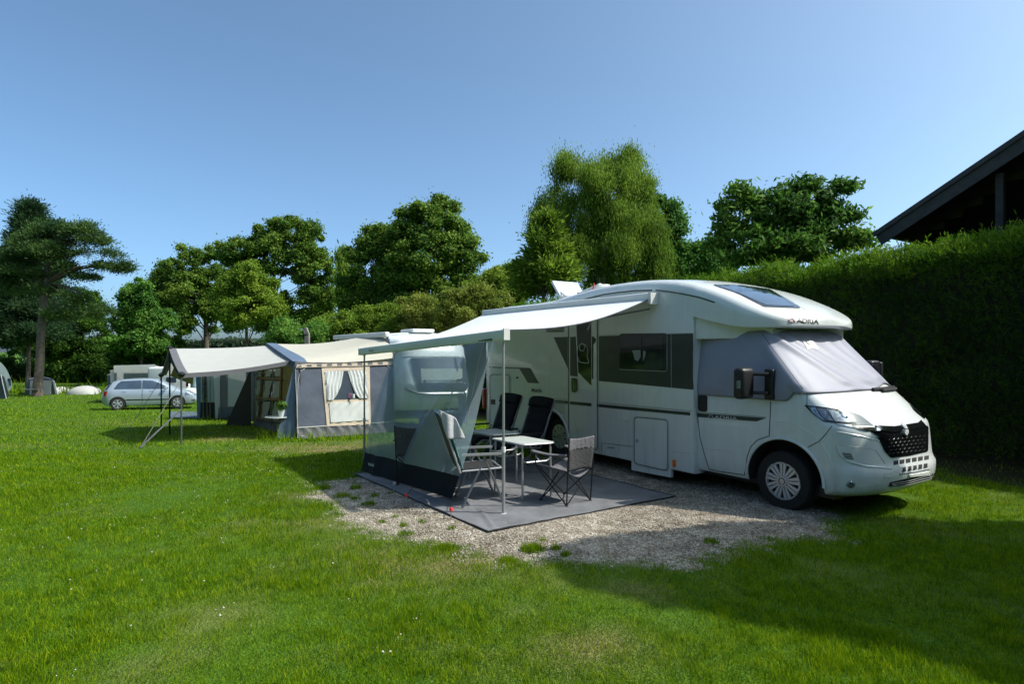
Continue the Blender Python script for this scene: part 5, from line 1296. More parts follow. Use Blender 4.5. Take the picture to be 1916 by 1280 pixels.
sf4 = surf_mesh([b_]); patch('window', rnd([(311, 706), (330, 706), (330, 716), (311, 716)], 2), sf4, 'film', t3c, .02, 5)
wheel(at(330, 742, 32.3), Vector((0, 1, 0)), .28, .18, .16, t3c, -1, 7)
cloth_r = MB().sheet(lambda u, v: at(348 + 5 * u + .6 * math.sin(v * 5), 698 + 26 * v, 30.2 + .1 * math.sin(u * 3)), 5, 14).build('hanging_garment', mat('dark_red_cloth', (.13, .008, .02), .9), fix=False); tag(cloth_r, 'dark red garment hanging on the line beyond the canopy poles', 'garment')
md = cloth_r.modifiers.new('t', 'SOLIDIFY'); md.thickness = .03
cloth_b = MB().sheet(lambda u, v: at(356 + 11 * u, 698 + 28 * v, 30.3 + .1 * math.sin(u * 7)), 8, 10).build('hanging_garment', mat('pale_blue_cloth', (.25, .36, .42), .9, var=.5, vscale=2), fix=False); tag(cloth_b, 'pale blue towel hanging on the line right of the red garment', 'garment')
cloth_b.modifiers.new('t', 'SOLIDIFY').thickness = .03
cln = MB().tube([at(300, 697.5, 30.2), at(375, 697.5, 30.2)], .012, 5); 
for x in (300, 375): p = at(x, 697.5, 30.2); cln.tube([p, gp(p.x, p.y)], .02, 6)
tag(cln.build('clothes_line', 'greymetal'), 'thin clothes line on two posts carrying the red and blue cloths', 'clothes line')
# left edge caravan + tent, small tents
lt = thing('porch_tent', gp(*at(8, 745, 36.5).xy), 'dark grey porch tent at the left edge in front of a cream caravan', 'tent')
Yt = 36.5; sfL = surf_plane(at(0, 700, Yt), Vector((1, -.15, 0)).normalized())
bd = thing('caravan', gp(*at(8, 742, 38.5).xy), 'cream rounded caravan at the left edge of the lawn', 'caravan')
c0 = at(-6, 740, 38.5); g0 = gz(c0.x, c0.y); V = []; Fs = []
cp_ = [(-3.2, .4), (-3.3, 1.4), (-3.0, 2.1), (-2.2, 2.35), (-.2, 2.4), (.35, 2.3), (.75, 1.85), (1.05, 1.2), (1.15, .8), (1.05, .5), (.8, .38)]
cp_ = rnd(cp_, .3, 3); n_ = len(cp_)
V = [Vector((c0.x + x, c0.y - .2 + .25 * 0, g0 + z)) for x, z in cp_] + [Vector((c0.x + x - 1.9, c0.y + 2.0, g0 + z)) for x, z in cp_]
cbd = build('body', V, [tuple(range(n_)), tuple(range(n_, 2 * n_))[::-1]] + [(i, (i + 1) % n_, (i + 1) % n_ + n_, i + n_) for i in range(n_)], 'paint', bd, smooth=True)
patch('window', rnd([(14, 708), (20, 708), (25, 722), (18, 722)], 2), surf_mesh([cbd]), 'film', bd, .02, 4)
wheel(Vector((c0.x - .8, c0.y - .1, g0 + .28)), Vector((0, 1, 0)), .28, .18, .16, bd, -1, 7)
MB().tube([Vector((c0.x + 1.0, c0.y + .8, g0 + .45)), Vector((c0.x + 2.0, c0.y + .8, g0 + .45))], .05).build('drawbar', 'greymetal', bd)
for nm, pts, m in (('wall', [(-30, 704), (2, 702), (12, 746), (-30, 747)], 'tent_grey'), ('wall', [(2, 702), (8, 705), (17, 740), (12, 746)], 'tent_border'), ('window', [(-8, 708), (1, 708), (5, 738), (-8, 738)], 'film')):
    patch(nm, pts, sfL, m, lt, .0 if m != 'film' else .03, 4)
MB().tube([vplane(at(0, 700, Yt), Vector((1, -.15, 0)).normalized(), x, y) for x, y in ((2, 702), (7, 725), (12, 746))], .03).build('tent_pole', 'trim', lt)
def tent_small(name, label, X0, X1, ytop, ybot, Y, kind):
    cxp = (X0 + X1) / 2; b = at(cxp, ybot, Y); g_ = gz(b.x, b.y); wid = (X1 - X0) * Y / F; h = (ybot - ytop) * Y / F
    t = thing(name, Vector((b.x, b.y, g_)), label, 'tent'); base = b.z
    if kind == 'dome':
        def f(u, v):
            a = math.pi * u; r = math.sin(math.pi * v / 2 * 1)
            return Vector((b.x + wid / 2 * math.cos(a) * (1 if math.sin(a) < .3 else 1), b.y, base)).lerp(Vector((b.x, b.y, base)), 0)
        V = []; nu, nv = 24, 14
        def dome(u, v):
            th = math.pi * u; ph = math.pi * v
            x = math.cos(th); z = math.sin(th) ** .75; return Vector((b.x + wid / 2 * x, b.y + .9 * math.cos(ph) * math.sin(th) ** .6, base + h * z * math.sin(ph) ** .6))
        MB().sheet(dome, nu, nv).build('shell', 'tent_white', t, fix=False)
        for u0 in (.32, .68): pass
        MB().tube([dome(u / 20, .42 + .0 * u) + Vector((0, -.02, 0)) for u in range(21)], .025, 6).build('arch_pole', 'tent_border', t)
        MB().sheet(lambda u, v: dome(.25 + .5 * u, .30 + .10 * v) + Vector((0, -.03, .01)), 12, 4).build('vent_panel', 'tent_grey', t, fix=False)
    return t
tent_small('dome_tent', 'white igloo tent standing alone left of the silver car', 132, 185, 722, 742, 42, 'dome')
tent_small('dome_tent', 'small white igloo tent right behind the grey frame tent', 104, 124, 724, 742, 43, 'dome')
ft = thing('frame_tent', gp(*at(78, 744, 41).xy), 'grey frame tent with pale panels behind the pine trunk', 'tent')
Yf = 41.; gf = gz(at(78, 744, Yf).x, Yf)
def fp(px, py, dy=0): p = at(px, py, Yf); p.y += dy; p.x -= dy * .85; return p
f_ = [(47, 744), (56, 711), (78, 706), (99, 710), (108, 744)]
V = [fp(x, y) for x, y in f_] + [fp(x, y, 1.8) for x, y in f_]; n_ = 5
build('shell', V, [tuple(range(n_)), tuple(range(n_, 2 * n_))[::-1]] + [(i, (i + 1) % n_, (i + 1) % n_ + n_, i + n_) for i in range(n_)], 'tent_grey', ft)
sfF = surf_plane(fp(78, 700), Vector((1, 0, 0)))
for q in ([(57, 712.5), (63, 712.5), (62, 744), (56, 744)], [(80, 712), (97, 712), (95, 744), (80, 744)]): patch('wall_panel', q, sfF, 'tent_white', ft, .04, 5)
patch('corner_flap', [(99, 711), (102, 713), (111, 744), (106, 744)], sfF, 'tent_white', ft, .05, 5)

# ---- silver car
rearp = G(204, 767); dcar = Vector((math.cos(R(25)), math.sin(R(25)), 0)); ncar = Vector((-dcar.y, dcar.x, 0))   # forward, far side
P_rw = G(220, 768.5); 
O = P_rw - dcar * .66; O.z = 0; gcar = gz(P_rw.x, P_rw.y)
def K3(x, y, z): 
    p = O + dcar * x + ncar * y; return Vector((p.x, p.y, gcar + z))
car = thing('hatchback_car', K3(1.9, .84, 0), 'silver five door hatchback parked on the lawn beyond the canopy', 'car')
LC, HWc = 3.97, .84
topz = [(0, .62), (.04, .86), (.10, .98), (.28, 1.22), (.50, 1.375), (.85, 1.435), (1.5, 1.465), (2.0, 1.45), (2.35, 1.38), (2.75, 1.17), (3.05, 1.00), (3.3, .94), (3.6, .86), (3.82, .72), (3.93, .6), (3.97, .5)]
belt = [(0, .60), (.06, .84), (.14, .95), (.5, .97), (1.5, .95), (2.5, .915), (3.05, .90), (3.4, .84), (3.7, .74), (3.9, .58), (3.97, .48)]
secs = []
xs_ = [0, .02, .06, .12, .2, .3, .45, .65, .85, 1.1, 1.4, 1.7, 2.0, 2.2, 2.4, 2.6, 2.8, 3.0, 3.15, 3.3, 3.5, 3.65, 3.78, 3.87, 3.93, 3.97]
V = []; Fs = []
def carsec(x):
    bt = cr(belt, x); tp = max(bt + .012, cr(topz, x)); e = min(x, LC - x); hw = HWc * (1 - .26 * max(0, 1 - e / .38) ** 2.2); zb = .22 + .12 * max(0, 1 - e / .2)
    hr = interp([(0, .62), (.5, .56), (2.3, .56), (3.0, .62), (3.97, .5)], x); hr = min(hr, hw - .08)
    dz = bt - zb; h1 = [(hw - .06, zb), (hw, zb + .2 * dz), (hw, zb + .55 * dz), (hw - .015, zb + .85 * dz), (hw - .05, bt), (hr + (hw - .05 - hr) * .12 + .02, bt + (tp - bt) * .78), (hr - .03, bt + (tp - bt) * .95), (hr * .6, tp), (hr * .2, tp + .005)]
    return [( y, z) for y, z in h1] + [(-y, z) for y, z in reversed(h1)]
for x in xs_: V += [K3(x, HWc + y * -1, z) for y, z in carsec(x)]
n = 18
for i in range(len(xs_) - 1):
    for k in range(n): Fs.append((i * n + k, i * n + (k + 1) % n, (i + 1) * n + (k + 1) % n, (i + 1) * n + k))
Fs += [tuple(range(n)), tuple((len(xs_) - 1) * n + k for k in range(n))]
cbody = build('body', V, Fs, 'car', car, smooth=True, mats=['car', 'gap'], angle=50)
for x in (.66, 3.13):
    cut = MB().lathe(K3(x, -.2, .31), ncar, [(.0001, 0), (.34, 0), (.34, .5), (.0001, .5)], 30, closed=False).build('cut', 'gap', smooth=False)
    cut.data.materials.clear(); cut.data.materials.append(M['gap']); boolcut(cbody, cut)
    wheel(K3(x, .11, .305), ncar, .305, .205, .2, car, -1, 6); wheel(K3(x, 1.57, .305), ncar, .305, .205, .2, car, 1, 6)
sfk = surf_mesh([cbody])
kp = lambda x, z: pxof(K3(x, .05, z))
def kpoly(pts): return [kp(x, z) for x, z in pts]
for nm, pts in (('side_window', [(.50, 1.0), (.66, 1.25), (.80, 1.36), (1.62, 1.39), (1.62, .985)]), ('side_window', [(1.67, .985), (1.67, 1.39), (2.1, 1.36), (2.42, 1.22), (2.75, 1.0), (2.72, .96)])):
    patch(nm, kpoly(pts), sfk, 'glassb' if nm else 'glass', car, .012, 4)
patch('door_seam', kpoly([(1.635, .30), (1.655, .30), (1.655, 1.39), (1.635, 1.39)]), sfk, 'gap', car, .006, 4)
line('door_seam', kpoly([(2.62, .3), (2.70, .6), (2.68, .95)]), sfk, 'gap', car, .006)
patch('side_moulding', kpoly([(.98, .46), (2.78, .44), (2.78, .485), (.98, .505)]), sfk, 'black', car, .012, 5)
for x in (.82, 1.95): patch('door_handle', kpoly([(x, .86), (x + .17, .855), (x + .17, .89), (x, .89)]), sfk, 'chrome', car, .02, 3)
patch('tail_lamp', kpoly([(.03, .66), (.20, .72), (.26, .90), (.08, .90)]), sfk, 'red', car, .012, 3)
patch('headlight', kpoly([(3.44, .66), (3.78, .62), (3.72, .74), (3.45, .76)]), sfk, 'lamp', car, .012, 3)
patch('fog_grille', kpoly([(3.72, .34), (3.86, .34), (3.86, .42), (3.72, .42)]), sfk, 'gap', car, .006, 3)
patch('rear_window', kpoly([(.16, .97), (.23, .97), (.45, 1.30), (.38, 1.30)]), sfk, 'glass', car, .008, 3)
mm = MB().box(K3(2.62, -.08, 1.0), (.14, .14, .12), ax=(dcar, ncar, up)).build('door_mirror', 'car', car, smooth=False); bevel(mm, .035)
MB().tube([K3(-.14, .84, .36), K3(.1, .84, .34)], .025).tube([K3(-.14, .84, .36), K3(-.14, .84, .43)], .03).build('tow_bar', 'black', car)
mb = MB().tube([K3(.75, .3, 1.42), K3(.60, .3, 1.55)], .008); mb.build('aerial', 'black', car)

# concrete post, utility pillar, far shed
cpst = MB(); b = at(575, 640, 21.5); g_ = gp(b.x, b.y); cpst.add(*(lambda q: (q, [(0, 1, 3, 2), (4, 6, 7, 5), (0, 4, 5, 1), (2, 3, 7, 6), (0, 2, 6, 4), (1, 5, 7, 3)]))([g_ + Vector((x, y, z)) for x in (-.07, .07) for y in (-.07, .07) for z in (0, at(0, 626, 21.5).z - g_.z)]))
tp = Vector((g_.x, g_.y, at(0, 626, 21.5).z)); d2 = Vector((-.35, 0, 1)).normalized(); cpst.box(tp + d2 * .10, (.14, .14, .26), ax=(Vector((1, 0, .35)).normalized(), Vector((0, 1, 0)), d2))
tag(cpst.build('concrete_post', 'concrete', smooth=False), 'weathered concrete fence post with a cranked top behind the beige tent roof', 'post')
up_ = thing('utility_pillar', G(1914, 862), 'grey electricity hook-up pillar at the foot of the hedge on the right edge', 'power pillar')
g_ = G(1914, 862); hB = 82 * g_.y / F; bb_ = MB().box(g_ + Vector((.04, 0, hB * .55)), (.14, .16, hB * .9)).build('cabinet', 'steel_g', up_, smooth=False); bevel(bb_, .012)
MB().box(g_ + Vector((.04, 0, .1)), (.10, .12, .2)).build('plinth', 'concrete', up_, smooth=False)
for z in (.55, .38): bq = MB().box(g_ + Vector((.0, -.085, z)), (.035, .02, .06)).build('socket_flap', 'plastic_w', up_, smooth=False)
shd = thing('far_shed', gp(*at(5, 690, 60).xy), 'dark low roofed shed far behind the left edge caravan', 'shed')
c0 = at(0, 690, 60); V = []
for dy in (0, 3): V += [Vector((c0.x - 6, 60 + dy, -1.2)), Vector((c0.x - 6, 60 + dy, at(0, 688, 60).z)), Vector((c0.x - 2.0, 60 + dy, at(0, 676, 60).z)), Vector((c0.x + 1.45, 60 + dy, at(0, 690, 60).z)), Vector((c0.x + 1.3, 60 + dy, -1.2))]
build('shed_body', V, [tuple(range(5)), tuple(range(5, 10))[::-1]] + [(i, (i + 1) % 5, (i + 1) % 5 + 5, i + 5) for i in range(5)], 'wood_dark', shd)
MB().box(Vector((c0.x - .4, 59.9, at(0, 682.5, 60).z)), (3.6, .1, .12), ax=(Vector((1, 0, -.2)).normalized(), Vector((0, 1, 0)), Vector((.2, 0, 1)).normalized())).build('roof_edge', 'fascia', shd)

# ================================================================== HOUSE BEHIND THE HEDGE
hs = thing('timber_house', V3(-3, 11, 0), 'dark timber clad house with a steep gable roof behind the hedge', 'house')
WH = 8.0; hd = -U.copy(); hn = W.copy()          # gable runs along the hedge, roof goes back from it
DH = 6.48 + WH
def HP(px, py): 
    Y = 1378.5 * DH / (px - 198); r_ = ray(px, py); return CAM + r_ * Y
e0 = HP(1640, 436); e1 = HP(1916, 249); run = (e1 - e0).dot(hd); sl_ = (e1.z - e0.z) / run
HR = 5.6
ridge = e0 + hd * HR + Vector((0, 0, HR * sl_)); rr = e0 + hd * 2 * HR
rd = (ridge - e0).normalized(); rn = rd.cross(hn).normalized(); rn = rn if rn.z > 0 else -rn
ld = (ridge - rr).normalized(); lnn = ld.cross(hn).normalized(); lnn = lnn if lnn.z > 0 else -lnn
def slab(a, b, nrm, t, y0, y1, name, m, par):
    V = [a, b, b - nrm * t, a - nrm * t]; V = [p + hn * y0 for p in V] + [p + hn * y1 for p in V]
    return build(name, V, [(0, 1, 2, 3), (7, 6, 5, 4), (0, 4, 5, 1), (1, 5, 6, 2), (2, 6, 7, 3), (3, 7, 4, 0)], m, par)
slab(e0, ridge, rn, .10, 0, 9, 'roof', 'roofing', hs); slab(rr, ridge, lnn, .10, 0, 9, 'roof', 'roofing', hs)
slab(e0 - rn * .012 - rd * .03, ridge - rn * .012, rn, .30, -.04, -.003, 'fascia_board', 'fascia', hs)
slab(e0 + rn * .03 - rd * .06, ridge + rn * .03, rn, .10, -.08, -.045, 'barge_board', 'fascia', hs)
slab(rr - lnn * .012, ridge - lnn * .012, lnn, .30, -.04, -.003, 'fascia_board', 'fascia', hs)
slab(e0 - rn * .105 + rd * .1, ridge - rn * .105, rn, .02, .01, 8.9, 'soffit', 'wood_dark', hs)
mb = MB(); z = 0.
def HQ(x, y, z): p = e0 + hd * x + hn * y; return Vector((p.x, p.y, z))
while z < ridge.z - .6:   # lapped boards
    zt_ = z + .2; xa = max(.12, (zt_ - e0.z + .16) / sl_) if zt_ > e0.z - .16 else .12; xb = 2 * HR - xa
    if xb - xa > .3: mb.add([HQ(xa, 1.27, z), HQ(xb, 1.27, z), HQ(xb, 1.3, zt_), HQ(xa, 1.3, zt_), HQ(xa, 1.5, z), HQ(xb, 1.5, z), HQ(xb, 1.5, zt_), HQ(xa, 1.5, zt_)], [(0, 1, 2, 3), (7, 6, 5, 4), (0, 4, 5, 1), (1, 5, 6, 2), (2, 6, 7, 3), (3, 7, 4, 0)])
    z += .2
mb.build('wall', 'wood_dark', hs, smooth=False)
slab(rr - lnn * .105, ridge - lnn * .105, lnn, .02, .01, 8.9, 'soffit', 'wood_dark', hs)
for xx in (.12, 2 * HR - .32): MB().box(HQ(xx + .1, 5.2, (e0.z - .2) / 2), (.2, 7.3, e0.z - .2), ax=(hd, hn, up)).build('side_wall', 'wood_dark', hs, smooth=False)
q = CAM + ray(1872, 380) * (1378.5 * (DH + .3) / (1872 - 198)); xq = (q - e0).dot(hd); zq = e0.z + xq * sl_ - .35
MB().box(HQ(xq, .3, zq / 2), (.13, .13, zq), ax=(hd, hn, up)).build('gable_post', 'fascia', hs, smooth=False)

# ================================================================== HEDGE
hg_ = thing('hedge', V3(2, 6.4, 0), 'tall clipped conifer hedge running behind the motorhome to the right edge', 'hedge')
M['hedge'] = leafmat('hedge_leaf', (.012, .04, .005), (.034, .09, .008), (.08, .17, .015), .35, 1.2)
M['hedge_new_lit'] = leafmat('hedge_lit_growth', (.03, .09, .004), (.10, .22, .010), (.24, .36, .03), .45, 2.5)  # young growth; sunlit brightness of the hedge top put into its colour
M['hedge_core'] = mat('hedge_twigs', (.012, .018, .008), .95, var=.4)
HW0, HW1 = 5.65, 6.95
def htop(s): return 3.72 + gz(*V3(s, 6, 0).xy) * .6 + .12 * noise.noise(Vector((s * .5, 0, 0))) + .08 * noise.noise(Vector((s * 1.7, 3, 0))) + .22 * math.exp(-((s + .9) / .9) ** 2) 
V = []; Fs = []; ns = 60
for i in range(ns + 1):
    s = -9 + 33.5 * i / ns; g_ = gz(*V3(s, 6, 0).xy); zt_ = htop(s) - .10
    V += [V3(s, HW0 + .22, g_), V3(s, HW0 + .24, zt_ - .36), V3(s, HW0 + .55, zt_), V3(s, HW1 - .2, zt_), V3(s, HW1 - .2, g_)]
for i in range(ns): 
    for k in range(5): Fs.append((i * 5 + k, i * 5 + (k + 1) % 5, i * 5 + 5 + (k + 1) % 5, i * 5 + 5 + k))
Fs += [(0, 1, 2, 3, 4), tuple(ns * 5 + k for k in range(5))]
build('branches', V, Fs, 'hedge_core', hg_)
r = np.random.default_rng(11)
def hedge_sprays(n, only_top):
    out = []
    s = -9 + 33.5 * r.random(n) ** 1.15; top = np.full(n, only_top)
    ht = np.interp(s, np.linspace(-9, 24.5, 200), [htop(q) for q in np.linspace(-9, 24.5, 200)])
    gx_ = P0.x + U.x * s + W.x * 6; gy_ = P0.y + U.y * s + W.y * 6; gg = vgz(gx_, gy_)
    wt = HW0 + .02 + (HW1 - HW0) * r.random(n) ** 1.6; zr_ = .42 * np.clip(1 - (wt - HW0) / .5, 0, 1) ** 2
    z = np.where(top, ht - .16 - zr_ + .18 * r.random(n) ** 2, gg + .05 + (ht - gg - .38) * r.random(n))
    w_ = np.where(top, wt, HW0 + .28 * r.random(n) ** 1.5)
    # clumpy relief of the face
    cl_ = np.array([noise.noise(Vector((a * 1.3, b * 1.1, 0))) + .5 * noise.noise(Vector((a * 4, b * 3, 2))) for a, b in zip(s, z)])
    w_ = w_ - np.where(top, 0, .16 * cl_); z = z + np.where(top, .14 * cl_, 0)
    P = np.stack([P0.x + U.x * s + W.x * w_, P0.y + U.y * s + W.y * w_, z], 1)
    # each spray is a fan of small blades
    out_ = np.where(top, r.normal(size=n) * .5, .45 + .5 * r.random(n)); al = r.normal(size=n) * .45; vv = np.where(top, 1.0, .6 + .4 * r.random(n))
    D0 = -np.outer(out_, np.array(W)) + np.outer(al, np.array(U)) + np.outer(vv, np.array([0, 0, 1.])); D0 /= np.linalg.norm(D0, axis=1)[:, None]
    L0 = (.10 + .12 * r.random(n)) * np.where(top, 1.15, 1) * np.where(r.random(n) < .04, 1.9, 1)
    m_ = 8; D0 = np.repeat(D0, m_, 0); L0 = np.repeat(L0, m_); P = np.repeat(P, m_, 0); N_ = n * m_
    tt = r.random(N_); side = r.normal(size=(N_, 3)) * .55; D = D0 + side; D /= np.linalg.norm(D, axis=1)[:, None]
    P = P + D0 * (L0 * tt * .8)[:, None] + r.normal(size=(N_, 3)) * .008
    ln_ = L0 * (.55 - .3 * tt) * (.7 + .6 * r.random(N_)); T = np.cross(D, r.normal(size=(N_, 3))); T /= np.linalg.norm(T, axis=1)[:, None]
    hw = (.0045 + .006 * r.random(N_))[:, None]
    A = P; B = P + D * (ln_ * .5)[:, None] + T * hw; C = P + D * ln_[:, None]; E = P + D * (ln_ * .5)[:, None] - T * hw
    return np.stack([A, B, C, E], 1).reshape(-1, 3)
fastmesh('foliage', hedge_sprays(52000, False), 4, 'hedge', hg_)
fastmesh('lit_new_growth', hedge_sprays(30000, True), 4, 'hedge_new_lit', hg_)

# ================================================================== TREES
LM = {
 'pine': leafmat('pine_needles', (.020, .050, .014), (.050, .105, .026), (.13, .21, .05), .35, .6),
 'spruce': leafmat('spruce_needles', (.012, .034, .014), (.028, .068, .026), (.07, .13, .045), .35, .6),
 'oak': leafmat('oak_leaf', (0.032, 0.078, 0.011), (0.102, 0.196, 0.025), (0.280, 0.377, 0.052), .48, .5),
 'lime': leafmat('light_leaf', (0.061, 0.136, 0.011), (0.166, 0.271, 0.025), (0.333, 0.421, 0.052), .48, .6),
 'maple': leafmat('maple_leaf', (0.032, 0.098, 0.018), (0.088, 0.218, 0.032), (0.210, 0.377, 0.061), .48, .6),
 'birch': leafmat('birch_leaf', (.048, .100, .010), (.145, .24, .022), (.29, .41, .055), .48, .5),
 'shrub': leafmat('shrub_leaf', (0.070, 0.120, 0.014), (0.210, 0.271, 0.035), (0.438, 0.430, 0.105), .48, .7),
 'dark': leafmat('beech_leaf', (0.014, 0.045, 0.009), (0.045, 0.113, 0.014), (0.158, 0.301, 0.035), .48, .5),
 'elder': leafmat('elder_leaf', (0.026, 0.076, 0.014), (0.079, 0.188, 0.025), (0.210, 0.347, 0.061), .48, .9),
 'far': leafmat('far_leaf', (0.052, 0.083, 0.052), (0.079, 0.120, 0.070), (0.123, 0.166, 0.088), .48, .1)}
tseed = [100]
def tree(name, label, cat, Y, trunk, blobs, leaf, n, size, cl=.5, bark='bark', depth=.8, mode='leaf', group=None, fill=.35, tr=None, limbs=9, aspect=1.5, ncl=None, even=False):
    """trunk: [(px,py,r m)] bottom to top; blobs: [(px,py,rx,ry)] crown masses in photo pixels at distance Y"""
    tseed[0] += 1; r = np.random.default_rng(tseed[0]); rr_ = random.Random(tseed[0])
    bx_, by_ = trunk[0][0], trunk[0][1]; b = at(bx_, by_, Y); g_ = gz(b.x, b.y)
    t = thing(name, Vector((b.x, b.y, g_)), label, cat, group); k = Y / F
    B3 = []
    for (x, y, rx, ry) in blobs:
        c = at(x, y, Y); B3.append((np.array([c.x, c.y + rr_.uniform(-.4, .4) * rx * k * depth, c.z]), np.array([rx * k, max(rx, ry * .7) * k * depth, ry * k])))
    vol = np.array([q[1][0] * q[1][2] for q in B3]); vol = vol ** (.8 if not even else .3); vol = vol / vol.sum()
    tot = sum(q[1][0] * q[1][2] * 3.14 for q in B3)
    if mode == 'leaf': cl = cl * .60
    ncl = ncl or max(12, int(tot / (cl * cl) * (.52 if 'oak' in name else .8))); cc = []; 
    pick = r.choice(len(B3), size=ncl, p=vol)
    D = r.normal(size=(ncl, 3)); D /= np.linalg.norm(D, axis=1)[:, None]; rad = (fill + (1 - fill) * r.random(ncl)) ** .6 * (1 + .22 * r.random(ncl) * (r.random(ncl) < .4))
    CCs = np.array([B3[i][0] + D[j] * B3[i][1] * rad[j] for j, i in enumerate(pick)])
    CN = D
    # trunk and limbs
    tp = [at(x, y, Y) for x, y, _ in trunk]; tp[0].z = g_ - .1; rs = [q[2] for q in trunk]
    dense = []; dr = []
    for i in range(len(tp) - 1):
        for j in range(4): f = j / 4; dense.append(tp[i].lerp(tp[i + 1], f) + Vector((rr_.uniform(-1, 1), rr_.uniform(-1, 1), 0)) * rs[i] * .12 * (i + j > 0)); dr.append(rs[i] * (1 - f) + rs[i + 1] * f)
    dense.append(tp[-1]); dr.append(rs[-1]); dr[0] *= 1.2
    mb = MB().tube(dense, dr, 10); nd = len(dense)
    if limbs:
        sel = r.choice(ncl, size=min(limbs * 4, ncl), replace=False)
        for q, i in enumerate(sel):
            c = Vector(CCs[i]); st_ = None
            cand = [j for j in range(nd if mode != 'flat' else nd) if (mode != 'flat' or j > nd * .55)] and [j for j in range(nd) if mode != 'flat' or j > nd * .55]
            cand = [j for j in cand if dense[j].z < c.z - .15 * (c - dense[j]).length] or [nd // 2]
            j = max(cand[-1] if q % 2 else rr_.choice(cand[len(cand) // 2:]), 0); a = dense[j]; r0 = dr[j] * (.5 if q < limbs else .25)
            m1 = a.lerp(c, .4) + Vector((rr_.uniform(-.1, .1), rr_.uniform(-.1, .1), .10)) * (c - a).length
            mb.tube([a, a.lerp(m1, .5), m1, m1.lerp(c, .55) + Vector((0, 0, .03 * (c - a).length)), c], [r0, r0 * .8, r0 * .6, r0 * .35, r0 * .12], 6)
    mb.build('trunk', bark, t)
    if mode in ('leaf', 'flat'): n = int(n * (3.4 if Y > 20 else 2.2)); size = size * (.62 if mode == 'flat' else .44 if Y > 20 else .56)
    if Y < 40 and mode == 'leaf': size *= .9
    per = n // ncl; N = per * ncl
    idx = np.repeat(np.arange(ncl), per); cs = cl * (.55 + .8 * r.random(ncl))
    off = r.normal(size=(N, 3)) * (.50 + .25 * (r.random((N, 1)) < .12))
    if mode == 'flat': sc = np.array([1.3, 1.3, .7])
    elif mode == 'weep': sc = np.array([.95, .95, 1.1])
    else: sc = np.array([1.1, 1.1, .8])
    P = CCs[idx] + off * cs[idx][:, None] * sc
    if mode == 'weep': P[:, 2] -= np.abs(r.normal(size=N)) * cl * .35
    NN = off * .8 + CN[idx] * .25 + np.array([0, 0, .35])
    if mode == 'weep':
        ln_ = size * (1.2 + r.random(N)); D_ = np.stack([r.normal(size=N) * .18, r.normal(size=N) * .18, -np.ones(N)], 1); D_ /= np.linalg.norm(D_, axis=1)[:, None]
        T_ = np.cross(D_, r.normal(size=(N, 3))); T_ /= np.linalg.norm(T_, axis=1)[:, None]; hw = (size * .22)
        Vq = np.stack([P, P + D_ * (ln_ * .5)[:, None] + T_ * hw, P + D_ * ln_[:, None], P + D_ * (ln_ * .5)[:, None] - T_ * hw], 1).reshape(-1, 3)
    elif mode in ('needle', 'flat'):
        D_ = off * np.array([1, 1, .6]) + np.array([0, 0, .45]) + r.normal(size=(N, 3)) * .4; D_ /= np.linalg.norm(D_, axis=1)[:, None]
        T_ = np.cross(D_, r.normal(size=(N, 3))); T_ /= np.linalg.norm(T_, axis=1)[:, None]; ln_ = size * (.8 + .9 * r.random(N)); hw = size * .16
        Vq = np.stack([P, P + D_ * (ln_ * .5)[:, None] + T_ * hw, P + D_ * ln_[:, None], P + D_ * (ln_ * .5)[:, None] - T_ * hw], 1).reshape(-1, 3)
    else: Vq = leafquads(P, NN, size, tseed[0], aspect, 1.0)
    fastmesh('crown', Vq, 4, LM[leaf], t); return t
def col(x, y, rx, ry, n, jit=.5):
    """several masses scattered in an oval"""
    q = random.Random(int(x * 7 + y)); return [(x + q.uniform(-1, 1) * rx * jit, y + q.uniform(-1, 1) * ry * jit, rx * q.uniform(.4, .7), ry * q.uniform(.4, .7)) for _ in range(n)]
# 1 scots pine
tree('pine_tree', 'tall scots pine with a bare brown trunk and layered crown left of the car', 'pine tree', 39.6, [(70, 743, .27), (76, 640, .23), (82, 560, .21), (90, 500, .17), (100, 460, .14), (110, 430, .08)],
     [(108, 426, 34, 11), (165, 431, 26, 9), (75, 432, 24, 12), (130, 446, 48, 14), (182, 452, 26, 8), (60, 455, 34, 16), (95, 472, 42, 15), (160, 474, 22, 7), (206, 474, 20, 7), (226, 500, 18, 7), (196, 498, 20, 6), (35, 485, 34, 18), (8, 505, 28, 20), (120, 500, 26, 9), (60, 512, 32, 13), (160, 520, 22, 7), (100, 538, 30, 10), (30, 540, 28, 14), (140, 558, 24, 8), (178, 582, 30, 8), (120, 590, 28, 9)], 'pine', 17000, .25, .34, 'pinebark', .8, 'flat', limbs=20, ncl=330, fill=.2)
# 2 spruce behind it
sp = [(60, 392, 6, 14), (60, 410, 13, 14), (60, 430, 20, 14), (58, 450, 32, 15), (58, 475, 42, 18), (55, 505, 50, 22), (55, 540, 62, 26), (55, 580, 70, 28), (55, 620, 72, 28)]
tree('spruce_tree', 'dark pointed spruce rising behind the scots pine', 'spruce tree', 50, [(52, 730, .16), (56, 560, .12), (60, 380, .03)], sp, 'spruce', 40000, .34, .5, 'bark', .8, 'flat', limbs=6, even=True, ncl=420)
tree('beech_tree', 'dark broad beech between the pine and the light maple', 'beech tree', 58, [(150, 735, .3), (152, 640, .2), (150, 560, .1)], [(130, 590, 40, 34), (5, 600, 45, 40), (-20, 560, 30, 30), (40, 590, 40, 30), (165, 575, 25, 34), (100, 630, 60, 40), (30, 620, 60, 45), (170, 620, 40, 35)], 'dark', 26000, .3, .8)
